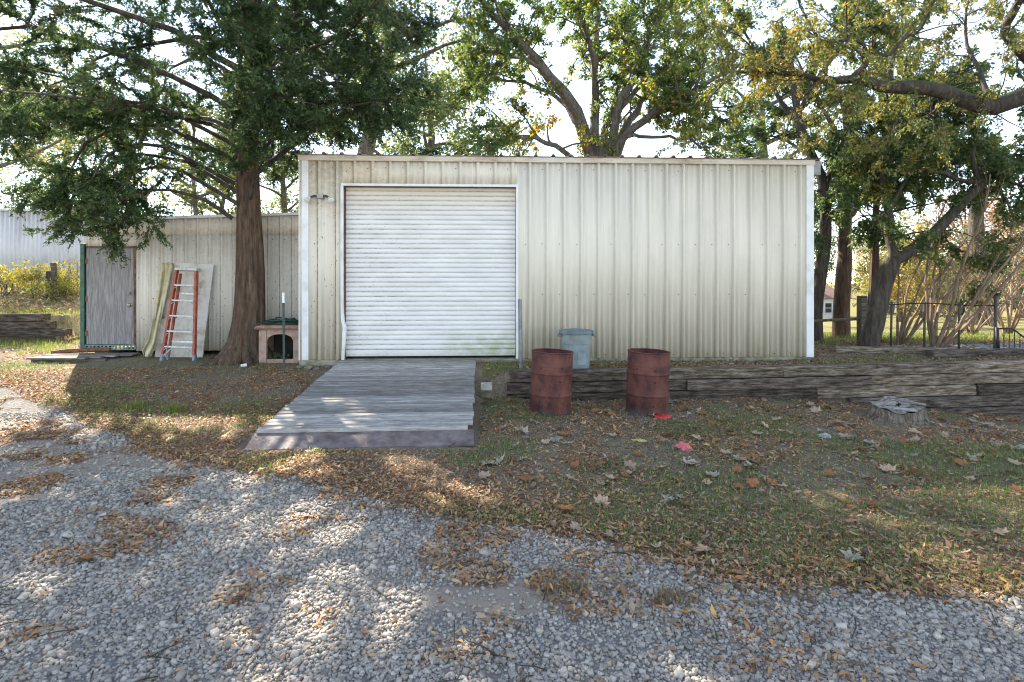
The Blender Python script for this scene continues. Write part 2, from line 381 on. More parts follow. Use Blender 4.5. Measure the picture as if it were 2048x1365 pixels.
def barrelmat(name, soot):
    m, nt, b = newmat(name)
    o = coords(nt, 'obj'); sep = N(nt, 'ShaderNodeSeparateXYZ'); nt.links.new(o, sep.inputs[0]); Z = sep.outputs[2]
    n1 = noise(nt, coords(nt, 'obj', (1, 1, 0.7)), 4, 6, 0.65); n2 = noise(nt, o, 40, 4, 0.7); n3 = noise(nt, coords(nt, 'obj', (1, 1, 1), (3, 5, 1)), 5.5, 5, 0.7)
    c = ramp(nt, n1, [(0.36, (0.055, 0.022, 0.019)), (0.5, (0.115, 0.040, 0.034)), (0.64, (0.165, 0.062, 0.044))])
    c = mix(nt, maprange(nt, n2, 0.5, 0.75, 0, 0.4), c, (0.19, 0.09, 0.055))
    low = maprange(nt, Z, 0.05, 0.55, 1, 0)
    sm = math_(nt, 'MULTIPLY', low, maprange(nt, n3, 0.5 - 0.14 * soot, 0.66))
    c = mix(nt, math_(nt, 'MULTIPLY', sm, 0.85), c, (0.025, 0.018, 0.016))
    ash = math_(nt, 'MULTIPLY', maprange(nt, Z, 0.0, 0.14, 1, 0), maprange(nt, n3, 0.35, 0.6))
    c = mix(nt, math_(nt, 'MULTIPLY', ash, 0.7), c, (0.10, 0.095, 0.10))
    nt.links.new(c, b.inputs['Base Color']); b.inputs['Roughness'].default_value = 0.75; b.inputs['Specular IOR Level'].default_value = 0.3
    bump(nt, b, n2, 0.25, 0.006)
    return m
M['barrel_a'] = barrelmat('rusted_drum', 0.2)
M['barrel_b'] = barrelmat('sooty_rusted_drum', 1.0)

def barkmat(name, base, dark, light, scale=1.0, moss=None):
    m, nt, b = newmat(name)
    v = coords(nt, 'world', (1, 1, 0.16))
    n1 = noise(nt, v, 16 * scale, 6, 0.7); n2 = noise(nt, v, 45 * scale, 4, 0.7)
    c = ramp(nt, n1, [(0.3, dark), (0.52, base), (0.75, light)])
    c = mix(nt, maprange(nt, n2, 0.5, 0.7, 0, 0.6), c, dark)
    if moss:
        geo = nt.nodes.new('ShaderNodeNewGeometry'); sp = N(nt, 'ShaderNodeSeparateXYZ'); nt.links.new(geo.outputs['Normal'], sp.inputs[0])
        mm = math_(nt, 'MULTIPLY', maprange(nt, sp.outputs[2], 0.0, 0.8), maprange(nt, noise(nt, coords(nt, 'world'), 5, 3), 0.35, 0.6))
        c = mix(nt, math_(nt, 'MULTIPLY', mm, 0.7), c, moss)
    nt.links.new(c, b.inputs['Base Color']); b.inputs['Roughness'].default_value = 0.70; b.inputs['Specular IOR Level'].default_value = 0.15
    bump(nt, b, n1, 1.0, 0.03)
    return m
M['bark_cedar'] = barkmat('shaggy_cedar_bark', (0.115, 0.075, 0.05), (0.035, 0.022, 0.015), (0.21, 0.145, 0.10), 1.0)
M['bark_oak'] = barkmat('dark_oak_bark', (0.075, 0.062, 0.05), (0.025, 0.02, 0.016), (0.15, 0.13, 0.11), 0.8, moss=(0.05, 0.065, 0.02))
M['bark_grey'] = barkmat('grey_bark', (0.15, 0.13, 0.11), (0.05, 0.043, 0.036), (0.26, 0.235, 0.20), 0.8)
M['bark_myrtle'] = barkmat('smooth_tan_bark', (0.27, 0.19, 0.13), (0.13, 0.085, 0.06), (0.42, 0.33, 0.25), 0.5)

def leafmat(name, trans=0.45, rough=0.6, gloss=0.06):
    m = bpy.data.materials.new(name); m.use_nodes = True; nt = m.node_tree
    nt.nodes.remove(nt.nodes['Principled BSDF']); out = nt.nodes['Material Output']
    at = N(nt, 'ShaderNodeAttribute', attribute_name='Col')
    df = N(nt, 'ShaderNodeBsdfDiffuse'); tr = N(nt, 'ShaderNodeBsdfTranslucent'); gl = N(nt, 'ShaderNodeBsdfGlossy', i_Roughness=0.45)
    nt.links.new(at.outputs['Color'], df.inputs['Color'])
    hs = N(nt, 'ShaderNodeHueSaturation', i_Hue=0.478, i_Saturation=1.08, i_Value=2.3); nt.links.new(at.outputs['Color'], hs.inputs['Color'])
    nt.links.new(hs.outputs[0], tr.inputs['Color'])
    m1 = N(nt, 'ShaderNodeMixShader', i_0=trans); nt.links.new(df.outputs[0], m1.inputs[1]); nt.links.new(tr.outputs[0], m1.inputs[2])
    m2 = N(nt, 'ShaderNodeMixShader', i_0=gloss); nt.links.new(m1.outputs[0], m2.inputs[1]); nt.links.new(gl.outputs[0], m2.inputs[2])
    nt.links.new(m2.outputs[0], out.inputs['Surface'])
    return m
M['leaf'] = leafmat('broadleaf_foliage', 0.5)
M['needle'] = leafmat('cedar_foliage', 0.28, gloss=0.03)
M['litter'] = leafmat('fallen_leaf', 0.15, gloss=0.03)
M['grass'] = leafmat('grass_blade', 0.35, gloss=0.03)
def attrmat(name, rough=0.85):
    m, nt, b = newmat(name)
    at = N(nt, 'ShaderNodeAttribute', attribute_name='Col')
    n = noise(nt, coords(nt, 'world'), 120, 3)
    nt.links.new(mix(nt, 1.0, at.outputs['Color'], ramp(nt, n, [(0.25, (0.75,) * 3), (0.75, (1.12,) * 3)]), 'MULTIPLY'), b.inputs['Base Color'])
    b.inputs['Roughness'].default_value = rough; b.inputs['Specular IOR Level'].default_value = 0.2
    return m
M['gravel'] = attrmat('crushed_limestone')
# ---------------------------------------------------------------- ground
YW = 9.5                                        # main shed front wall
XL, XR = -3.345, 5.916
def y_tie(X): return 8.10 + (np.asarray(X, float) - 0.31) * 0.0226
def gz(X, Y):
    X = np.asarray(X, float); Y = np.asarray(Y, float)
    zl = 0.02 + 0.27 * sstep(6.4, 9.2, Y) + 0.06 * sstep(9.3, 10.6, Y)
    step = sstep(12.98, 13.12, Y) * sstep(-10.0, -10.25, X) + sstep(12.4, 16.0, Y) * sstep(-10.25, -10.0, X)
    zl = zl + 0.62 * step + 0.75 * sstep(13.5, 25, Y)
    zf = -0.05 * sstep(0, 1.5, X) - 0.36 * sstep(3.8, 9.0, X) * sstep(3.5, 8.0, Y)
    zb = 0.34 - 0.0625 * np.clip(Y - 12, 0, 68) + 0 * X
    w = 0.04 + 0.55 * sstep(0.45, -0.25, X)
    yt = y_tie(X) + 0.10
    t = sstep(-1, 1, (Y - yt) / w)
    zr = zf * (1 - t) + zb * t
    a = sstep(-1.6, 0.0, X) * sstep(30, 11, Y) + sstep(-6, 8, X) * sstep(11, 30, Y)
    z = zl * (1 - a) + zr * a
    near = sstep(40, 12, np.hypot(X, Y))
    return z + near * (0.045 * (fbm(X, Y, 1.7, 3) - 0.5) + 0.02 * (fbm(X, Y, 0.35, 9) - 0.5))
EDGE = np.array([gp(*p)[:2] for p in ((-500, 780), (0, 800), (150, 842), (280, 900), (450, 945), (620, 960), (760, 1010), (1000, 1050), (1200, 1095), (1400, 1135), (1700, 1165), (2048, 1205), (2600, 1290))])
EDGE = EDGE[np.argsort(EDGE[:, 0])]
def masks(X, Y):
    """gravel, leaf litter, green grass, bare sand as 0..1"""
    X = np.asarray(X, float); Y = np.asarray(Y, float)
    ye = np.interp(X, EDGE[:, 0], EDGE[:, 1])
    s = (ye - Y) + 0.55 * (fbm(X, Y, 0.8, 21) - 0.5)          # >0 on the gravel side
    gravel = sstep(-0.12, 0.22, s)
    sand = sstep(0.60, 0.70, fbm(X * 0.55, Y, 0.75, 33)) * gravel
    lf = np.exp(-np.clip(-s, 0, 9) / 0.8) * sstep(0.12, -0.12, s)
    clump = sstep(0.56, 0.70, fbm(X * 0.6, Y, 0.42, 41)) * gravel * sstep(2.2, 0.3, s) * (1 - 0.75 * sstep(-0.2, 1.2, X))
    clump = np.maximum(clump, sstep(0.66, 0.76, fbm(X * 0.6, Y, 0.4, 47)) * gravel * (1 - 0.6 * sstep(0, 1, X)))
    left = sstep(-0.2, -2.6, X)
    lf = np.maximum(lf, (0.30 + 0.55 * left * sstep(8.0, 6.6, Y)) * (1 - gravel) * sstep(0.30, 0.6, fbm(X, Y, 0.5, 51)))
    lf = np.maximum(lf, clump * 0.9)
    gr = np.clip(sstep(0.46, 0.60, fbm(X * 0.7, Y, 0.8, 61)) + 0.35 * sstep(0.5, 2.0, X) * sstep(6.5, 5.0, Y), 0, 1) * (1 - gravel)
    dirt = sstep(-1.0, -2.4, X) * sstep(7.9, 8.5, Y) * sstep(-8.4, -7.2, X)
    gr = gr * (1 - 0.85 * dirt) * (1 - 0.55 * sstep(6.6, 7.6, Y) * sstep(0, 1, X))
    return gravel, lf, gr, sand
def spaced(a, b, h): return np.arange(a, b, h)
gx = np.concatenate([-np.geomspace(700, 12.2, 26), spaced(-12, -8, 0.25), spaced(-8, 9.4, 0.075), spaced(9.4, 14, 0.25), np.geomspace(14.3, 700, 26)])
gy = np.concatenate([-np.geomspace(300, 2, 12), spaced(-1.5, 1.6, 0.3), spaced(1.6, 10.8, 0.07), spaced(10.8, 20, 0.3), np.geomspace(20.3, 900, 34)])
GX, GY = np.meshgrid(gx, gy); nx, ny = len(gx), len(gy)
GZ = gz(GX, GY)
mg, ml, mgr, msd = masks(GX, GY)
i = np.arange(ny - 1)[:, None] * nx; j = np.arange(nx - 1)[None, :]
gF = np.stack([i + j, i + j + 1, i + nx + j + 1, i + nx + j], -1).reshape(-1, 4)
g_me = mesh_np('ground', np.stack([GX, GY, GZ], -1).reshape(-1, 3), gF, smooth=True, col=np.stack([mg, ml, mgr], -1).reshape(-1, 3))
sa = g_me.attributes.new('sand', 'FLOAT', 'POINT'); sa.data.foreach_set('value', msd.ravel().astype(np.float32))
def groundmat():
    m, nt, b = newmat('yard_soil')
    w = coords(nt, 'world')
    at = N(nt, 'ShaderNodeAttribute', attribute_name='Col'); sp = N(nt, 'ShaderNodeSeparateColor'); nt.links.new(at.outputs['Color'], sp.inputs[0])
    sd = N(nt, 'ShaderNodeAttribute', attribute_name='sand').outputs['Fac']
    n1 = noise(nt, w, 3.5, 6, 0.7); n2 = noise(nt, w, 35, 5, 0.7); n3 = noise(nt, w, 160, 3, 0.7)
    soil = ramp(nt, n2, [(0.32, (0.085, 0.062, 0.046)), (0.5, (0.185, 0.142, 0.107)), (0.68, (0.30, 0.24, 0.185))])
    thatch = ramp(nt, n2, [(0.32, (0.10, 0.092, 0.05)), (0.5, (0.21, 0.182, 0.112)), (0.70, (0.35, 0.295, 0.195))])
    c = mix(nt, maprange(nt, n1, 0.4, 0.62), soil, thatch)
    vo = N(nt, 'ShaderNodeTexVoronoi', i_Scale=46.0); nt.links.new(w, vo.inputs['Vector'])
    gsep = N(nt, 'ShaderNodeSeparateColor'); nt.links.new(vo.outputs['Color'], gsep.inputs[0])
    grav = ramp(nt, gsep.outputs[0], [(0.0, (0.17, 0.16, 0.155)), (0.5, (0.29, 0.28, 0.27)), (1.0, (0.40, 0.39, 0.375))])
    grav = mix(nt, maprange(nt, vo.outputs['Distance'], 0.3, 0.55, 0, 0.7), grav, (0.19, 0.165, 0.14))
    c = mix(nt, sp.outputs[0], c, grav)
    sand = ramp(nt, n3, [(0.2, (0.25, 0.195, 0.15)), (0.8, (0.42, 0.345, 0.275))])
    c = mix(nt, math_(nt, 'MULTIPLY', sd, 0.9), c, sand)
    lit = ramp(nt, n3, [(0.3, (0.075, 0.047, 0.03)), (0.5, (0.21, 0.135, 0.08)), (0.7, (0.34, 0.225, 0.13))])
    c = mix(nt, math_(nt, 'MULTIPLY', sp.outputs[1], 0.75), c, lit)
    # the far lawn is straw-green with scattered leaves
    sx = N(nt, 'ShaderNodeSeparateXYZ'); nt.links.new(w, sx.inputs[0])
    far = maprange(nt, sx.outputs[1], 12.5, 14.5)
    lawn = ramp(nt, n1, [(0.3, (0.14, 0.125, 0.045)), (0.5, (0.20, 0.19, 0.07)), (0.7, (0.30, 0.25, 0.12))])
    lawn = mix(nt, maprange(nt, n2, 0.5, 0.7, 0, 0.7), lawn, (0.19, 0.115, 0.06))
    c = mix(nt, far, c, lawn)
    nt.links.new(c, b.inputs['Base Color']); b.inputs['Roughness'].default_value = 0.95; b.inputs['Specular IOR Level'].default_value = 0.1
    bump(nt, b, n2, 0.7, 0.03)
    return m
ground = link('ground', g_me, groundmat()); tag(ground, 'gravel, soil and grass yard sloping up to the sheds', 'ground', kind='structure')

# pale driveway beyond the gate on the right
dv = []
for k in range(13):
    u = k / 12
    X0 = 8.2 + u * 14; Yc = 10.75 + 1.1 * u
    for dy in (-0.55, 0.75):
        dv.append((X0, Yc + dy, float(gz(X0, Yc + dy)) + 0.012))
dF = [(2 * k, 2 * k + 2, 2 * k + 3, 2 * k + 1) for k in range(12)]
drive = link('driveway', mesh_np('driveway', dv, dF), M['asphalt']); tag(drive, 'pale driveway strip beyond the retaining wall', 'driveway', kind='structure')

# ---------------------------------------------------------------- sheet metal
def profile(xa, xb, x0, pitch, h=0.044, bw=0.040, tw=0.018, minor=2, mh=0.006):
    pts = []
    k0 = int(math.floor((xa - x0) / pitch)) - 1; k1 = int(math.ceil((xb - x0) / pitch)) + 1
    for k in range(k0, k1 + 1):
        c = x0 + k * pitch
        pts += [(c - bw, 0), (c - tw, h), (c + tw, h), (c + bw, 0)]
        for q in range(1, minor + 1):
            mcx = c + pitch * q / (minor + 1)
            pts += [(mcx - 0.022, 0), (mcx - 0.012, mh), (mcx + 0.012, mh), (mcx + 0.022, 0)]
    xs = np.array([p[0] for p in pts]); hs = np.array([p[1] for p in pts])
    keep = (xs > xa + 1e-4) & (xs < xb - 1e-4)
    X = np.concatenate([[xa], xs[keep], [xb]]); H = np.concatenate([[np.interp(xa, xs, hs)], hs[keep], [np.interp(xb, xs, hs)]])
    return X, H
def sheet_front(xa, xb, z0, zt, Y, x0, pitch, **kw):
    """wall sheet facing -Y; zt number or function of x"""
    X, H = profile(xa, xb, x0, pitch, **kw); n = len(X)
    top = np.array([zt(x) if callable(zt) else zt for x in X])
    f0 = np.stack([X, Y - H, np.full(n, z0)], 1); f1 = np.stack([X, Y - H, top], 1)
    b0 = f0 + [0, 0.004, 0]; b1 = f1 + [0, 0.004, 0]
    V = np.concatenate([f0, f1, b0, b1]); q = np.arange(n - 1)
    Fa = np.concatenate([np.stack([q, q + 1, q + 1 + n, q + n], 1), np.stack([q + 2 * n + 1, q + 2 * n, q + 3 * n, q + 3 * n + 1], 1),
                         np.stack([q + 2 * n, q + 2 * n + 1, q + 1, q], 1), np.stack([q + n, q + n + 1, q + 3 * n + 1, q + 3 * n], 1)])
    return mesh_np('sheet', V, Fa)
def sheet_roof(xa, xb, y0, z0f, y1, z1f, x0, pitch, th=0.012, **kw):
    X, H = profile(xa, xb, x0, pitch, **kw); n = len(X)
    za = np.array([z0f(x) if callable(z0f) else z0f for x in X]); zb = np.array([z1f(x) if callable(z1f) else z1f for x in X])
    f0 = np.stack([X, np.full(n, y0), za + H], 1); f1 = np.stack([X, np.full(n, y1), zb + H], 1)
    V = np.concatenate([f0, f1, f0 - [0, 0, th], f1 - [0, 0, th]]); q = np.arange(n - 1)
    Fa = np.concatenate([np.stack([q, q + 1, q + 1 + n, q + n], 1), np.stack([q + 2 * n + 1, q + 2 * n, q + 3 * n, q + 3 * n + 1], 1), np.stack([q + 2 * n, q + 2 * n + 1, q + 1, q], 1)])
    return mesh_np('roof_sheet', V, Fa)

# ---------------------------------------------------------------- main shed
shed = empty('metal_shed', ((XL + XR) / 2, YW, 0.3), label='large cream metal shed with a white roll-up door and timber ramp', cat='shed')
P0, PP = -3.006, 0.3105
ZB, ZT = 0.405, 3.95
DX0, DX1, DZ = -2.578, 0.468, 3.475           # door opening
bounds = sorted([XL + 0.01] + [P0 + PP * (1 + 3 * k) for k in range(0, 10) if XL < P0 + PP * (1 + 3 * k) < XR - 0.1] + [DX0 - 0.02, DX1 + 0.02, XR - 0.01])
for a, b2 in zip(bounds, bounds[1:]):
    if b2 - a < 0.03: continue
    mid = (a + b2) / 2
    z0 = DZ + 0.02 if DX0 < mid < DX1 else ZB
    wchild('wall_panel', sheet_front(a, b2, z0, ZT, YW, P0, PP), M['siding'], shed)
def wbox(name, m, parent, *b, bevel=0.0):
    return wchild(name, MB().box(*b, bevel=bevel).mesh(name), m, parent)
SD = 18.4
wbox('front_wall', M['dark'], shed, XL + 0.01, DX0 - 0.06, YW + 0.01, YW + 0.1, ZB, ZT)
wbox('front_wall', M['dark'], shed, DX1 + 0.06, XR - 0.01, YW + 0.01, YW + 0.1, ZB, ZT)
wbox('front_wall', M['dark'], shed, DX0 - 0.06, DX1 + 0.06, YW + 0.01, YW + 0.1, DZ + 0.06, ZT)
wbox('side_wall', M['siding'], shed, XL, XL + 0.06, YW + 0.102, SD, ZB, 3.7)
wbox('side_wall', M['siding'], shed, XR - 0.06, XR, YW + 0.102, SD, ZB, 3.7)
wbox('back_wall', M['siding'], shed, XL, XR, SD + 0.002, SD + 0.06, ZB, 3.5)
sl = lambda: None
slab = wbox('foundation_slab', M['concrete'], shed, XL - 0.01, XR + 0.01, YW - 0.02, SD + 0.1, 0.02, ZB - 0.004, bevel=0.012)
# corner, eave and base trims
wbox('corner_trim', M['trim_white'], shed, XL - 0.012, XL + 0.155, YW - 0.042, YW + 0.12, ZB - 0.004, 3.925, bevel=0.004)
wbox('corner_trim', M['trim_white'], shed, XR - 0.125, XR + 0.012, YW - 0.042, YW + 0.12, ZB - 0.004, 3.925, bevel=0.004)
wbox('eave_trim', M['trim_cream'], shed, XL - 0.02, XR + 0.02, YW - 0.065, YW + 0.1, 3.915, 4.01, bevel=0.006)
nb = 10
for k in range(nb):
    a = XL - 0.05 + (XR - XL + 0.1) * k / nb; b2 = XL - 0.05 + (XR - XL + 0.1) * (k + 1) / nb
    wchild('roof_panel', sheet_roof(a, b2, YW - 0.10, 4.018, SD + 0.15, 3.56, P0 + 0.1, PP, h=0.04, minor=0), M['roof_metal'], shed)
wbox('gutter', M['gutter_grey'], shed, XR + 0.016, XR + 0.15, YW - 0.03, SD, 3.74, 4.0, bevel=0.012)
# door frame
wbox('door_frame', M['trim_white'], shed, DX1 + 0.002, DX1 + 0.042, YW - 0.045, YW + 0.14, ZB, DZ + 0.04, bevel=0.003)
wbox('door_frame', M['trim_white'], shed, DX0 - 0.042, DX1 + 0.044, YW - 0.046, YW - 0.0, DZ + 0.002, DZ + 0.044, bevel=0.003)
# left frame is bent near its foot
mbx = MB(); rings = []
for z, dx in ((DZ + 0.001, 0), (1.6, 0), (1.25, 0.004), (1.08, 0.02), (0.98, 0.058), (0.90, 0.05), (0.6, 0.03), (ZB, 0.02)):
    x0_, x1_ = DX0 - 0.05 + dx * 0.75, DX0 - 0.004 + dx
    rings.append([(x0_, YW - 0.045 - dx * 0.3, z), (x1_, YW - 0.045 - dx * 0.4, z), (x1_, YW + 0.0, z), (x0_, YW + 0.0, z)])
mbx.loft(rings); o = wchild('door_frame', mbx.mesh('bent_frame'), M['trim_white'], shed); o['label'] = 'bent lower end of the white door frame'
wbox('door_jamb', M['jamb_brown'], shed, DX0 - 0.055, DX0, YW + 0.002, YW + 0.19, ZB, DZ + 0.05)
wbox('door_jamb', M['jamb_brown'], shed, DX1, DX1 + 0.055, YW + 0.142, YW + 0.19, ZB, DZ + 0.05)
wbox('door_lintel', M['jamb_brown'], shed, DX0, DX1, YW + 0.003, YW + 0.19, DZ, DZ + 0.055)
# roll-up door
YD = YW + 0.12
slx = [(0.000, 0.010), (0.005, -0.002), (0.016, -0.011), (0.040, -0.016), (0.064, -0.012), (0.078, -0.003), (0.0865, 0.010)]
mbs = MB()
mbs.loft([[(x, y, z) for z, y in slx] + [(x, 0.02, 0.0865), (x, 0.02, 0.0)] for x in (DX0 + 0.004, DX1 - 0.004)])
slat_me = mbs.mesh('slat', smooth=True, angle=40)
door = wchild('roll_up_door', MB().box(DX0 + 0.002, DX1 - 0.002, YD + 0.03, YD + 0.06, ZB + 0.04, DZ).mesh('door_core'), M['dark'], shed)
Z0 = 0.56
for k in range(34):
    link('slat', slat_me, M['roller'], door, loc=(random.uniform(-0.001, 0.001), YD + random.uniform(-0.0012, 0.0012), Z0 + 0.0865 * k))
link('bottom_bar', MB().box(DX0 + 0.006, DX1 - 0.006, YD - 0.02, YD + 0.025, 0.445, 0.558, bevel=0.008).mesh('bottom_bar'), M['roller'], door)
# screws
mbc = MB()
for z in (0.47, 1.55, 2.46, 3.80):
    kx = 0
    x = XL + 0.25
    while x < XR - 0.1:
        if not (DX0 - 0.1 < x < DX1 + 0.08 and z < DZ):
            for off in ((0.09, 0.0) if z != 0.47 else (0.075, 0.22)):
                xx = x + off + random.uniform(-0.006, 0.006); zz = z + random.uniform(-0.008, 0.008)
                if random.random() < 0.75: mbc.box(xx - 0.007, xx + 0.007, YW - 0.012, YW - 0.001, zz - 0.007, zz + 0.007)
        x += PP
sc = wchild('screw_heads', mbc.mesh('screws'), M['lamp_bronze'], shed); sc['kind'] = 'stuff'
# crumbling footing at the left corner
def rock(name, sx, sy, sz, seed, sub=2, amp=0.35):
    bm = bmesh.new(); bmesh.ops.create_icosphere(bm, subdivisions=sub, radius=1)
    r = random.Random(seed)
    from mathutils import noise as mn
    for v in bm.verts:
        d = 1 + amp * mn.noise(v.co * 1.6 + Vector((seed * 3.1, seed, 0)))
        v.co = Vector((v.co.x * sx * d, v.co.y * sy * d, v.co.z * sz * d))
    me = bpy.data.meshes.new(name); bm.to_mesh(me); bm.free(); return me
for k, (x, y, s) in enumerate(((-3.18, 9.44, 0.20), (-2.88, 9.43, 0.17))):
    wchild('footing', (lambda me: me)(rock('footing', s, 0.10, 0.06, 5 + k)), M['rubble'], shed).location += Vector((x, y, 0.255))
for k, (x, y, s) in enumerate(((-3.27, 9.22, 0.07), (-3.08, 9.16, 0.09), (-2.93, 9.10, 0.06), (-3.35, 9.05, 0.04))):
    o = link('rubble_stone', rock('rubble', s, s * 0.8, s * 0.6, 20 + k), M['rubble'], loc=(x, y, float(gz(x, y)) + s * 0.3))
    tag(o, 'brown stone lying at the broken shed footing', 'stone', 'stones below the shed corner')

# ---------------------------------------------------------------- lean-to shed on the left
YL = 10.65; LX0 = -7.86
lean = empty('lean_to_shed', (-5.6, YL, 0.35), label='low whitish metal lean-to with grey plywood door and rusty seams', cat='shed')
ltop = lambda x: 3.0 + 0.035 * (x - LX0)
Q0, QP = -7.098, 0.229
LDX0, LDX1, LDZ0, LDZ1 = -7.85, -6.90, 0.555, 2.45
lb = [LDX0 + 0.0, LDX1 + 0.02] + [Q0 + QP * (4 + 4 * k) for k in range(0, 5) if Q0 + QP * (4 + 4 * k) < XL - 0.05] + [XL - 0.02]
kw = dict(h=0.028, bw=0.034, tw=0.014, minor=2, mh=0.005)
for a, b2 in zip(lb, lb[1:]):
    z0 = LDZ1 + 0.02 if a < LDX1 - 0.1 else 0.43
    wchild('wall_panel', sheet_front(a, b2, z0, 2.72, YL, Q0, QP, **kw), M['siding_left'], lean)
    wchild('wall_panel', sheet_front(a, b2, 2.70, lambda x: ltop(x) - 0.02, YL - 0.006, Q0, QP, **kw), M['siding_left'], lean)
wbox('front_wall', M['dark'], lean, LDX1 + 0.03, XL - 0.03, YL + 0.01, YL + 0.07, 0.46, 2.95)
wbox('front_wall', M['dark'], lean, LX0 + 0.05, LDX1 + 0.028, YL + 0.01, YL + 0.07, LDZ1 + 0.01, 2.93)
wbox('side_wall', M['siding_left'], lean, LX0 - 0.01, LX0 + 0.04, YL + 0.09, YL + 4.5, 0.43, 2.9)
wbox('back_wall', M['siding_left'], lean, LX0, XL - 0.02, YL + 4.5, YL + 4.55, 0.43, 2.7)
wbox('corner_post', M['green_steel'], lean, LX0 - 0.065, LX0 + 0.012, YL - 0.05, YL + 0.085, 0.44, 2.52, bevel=0.006)
for k in range(5):
    a = LX0 - 0.08 + (XL - 0.01 - LX0 + 0.08) * k / 5; b2 = LX0 - 0.08 + (XL - 0.01 - LX0 + 0.08) * (k + 1) / 5
    wchild('roof_panel', sheet_roof(a, b2, YL - 0.06, lambda x: ltop(x) - 0.01, YL + 4.6, lambda x: ltop(x) - 0.25, Q0, QP, h=0.02, bw=0.03, tw=0.012, minor=0), M['roof_metal'], lean)
wchild('eave_trim', MB().loft([[(x, YL - 0.075, ltop(x) - 0.05), (x, YL - 0.03, ltop(x) - 0.05), (x, YL - 0.03, ltop(x) + 0.0), (x, YL - 0.075, ltop(x) + 0.0)] for x in (LX0 - 0.09, XL - 0.012)]).mesh('eave_trim'), M['trim_white'], lean)
ldoor = wchild('door', MB().box(LDX0 + 0.03, LDX1 - 0.03, YL - 0.03, YL + 0.015, LDZ0 + 0.012, LDZ1 - 0.02, bevel=0.003).mesh('door'), M['plywood'], lean)
wbox('door_frame', M['jamb_brown'], lean, LDX1 - 0.026, LDX1 + 0.012, YL - 0.025, YL + 0.03, LDZ0, LDZ1)
wbox('door_frame', M['jamb_brown'], lean, LDX0 + 0.016, LDX1 - 0.028, YL - 0.024, YL + 0.03, LDZ1 - 0.017, LDZ1 + 0.012)
for z in (0.78, 1.45, 2.18):
    link('hinge', MB().box(LDX0 + 0.02, LDX0 + 0.05, YL - 0.047, YL - 0.031, z - 0.05, z + 0.05, bevel=0.003).mesh('hinge'), M['rust'], ldoor)
for z, r in ((1.33, 0.032), (1.56, 0.022)):
    mk = MB(); mk.lathe([(0.0001, 0.06), (r * 0.8, 0.058), (r, 0.042), (r * 0.7, 0.024), (r * 0.35, 0.016), (r * 0.4, 0.004), (r * 1.1, 0.003), (r * 1.1, 0.0)], 14)
    link('door_knob', mk.mesh('door_knob', True), M['brass'], ldoor, loc=(LDX1 - 0.09, YL - 0.03, z), rot=(math.pi / 2, 0, 0))
# perforated steel sill under the door: real slots between two flanges
mp_ = MB(); mp_.box(LDX0 + 0.01, LDX1 + 0.01, YL - 0.045, YL + 0.02, LDZ0 - 0.018, LDZ0 + 0.004); mp_.box(LDX0 + 0.01, LDX1 + 0.01, YL - 0.045, YL + 0.02, 0.455, 0.478)
mp_.box(LDX0 + 0.01, LDX1 + 0.01, YL - 0.04, YL - 0.034, 0.500, 0.510)
nh = 13
for k in range(nh + 1):
    x = LDX0 + 0.012 + (LDX1 - LDX0 - 0.004) * k / nh
    mp_.box(x - 0.018, x + 0.018, YL - 0.044, YL - 0.036, 0.476, 0.54)
wchild('perforated_sill', mp_.mesh('sill'), M['green_pale'], lean)
for x in (-7.7, -6.2, -5.2, -4.1):
    wbox('support_block', M['concrete'], lean, x, x + 0.25, YL + 0.02, YL + 0.3, 0.2, 0.43)
mbc = MB()
for z in (1.45, 2.62):
    x = -6.8
    while x < XL - 0.1:
        if random.random() < 0.7: mbc.box(x - 0.008, x + 0.008, YL - 0.012, YL - 0.001, z - 0.008, z + 0.008)
        x += QP
sc = wchild('screw_heads', mbc.mesh('screws'), M['rust'], lean); sc['kind'] = 'stuff'

# ---------------------------------------------------------------- security light on the shed
p = at_y(642, 394, YW - 0.03)
sec = empty('security_light', (p[0], YW - 0.035, p[2]), label='twin-lamp floodlight on the cream wall left of the roll-up door', cat='lamp')
link('junction_box', MB().box(-0.055, 0.055, -0.06, 0.03, -0.035, 0.04, bevel=0.006).mesh('junction_box'), M['box_grey'], sec)
for s in (-1, 1):
    link('lamp_arm', MB().tube([(s * 0.05, -0.03, 0.0), (s * 0.10, -0.045, 0.01), (s * 0.15, -0.07, -0.02), (s * 0.165, -0.085, -0.035)], 0.02, 8).mesh('lamp_arm', True), M['lamp_bronze'], sec)
    ml_ = MB(); ml_.lathe([(0.018, 0.0), (0.026, -0.02), (0.034, -0.04), (0.056, -0.075), (0.06, -0.09), (0.045, -0.10), (0.0005, -0.105)], 18)
    link('bulb', ml_.mesh('bulb', True), M['lamp_white'], sec, loc=(s * 0.16, -0.08, -0.025), rot=(math.radians(-28), math.radians(-s * 42), 0))

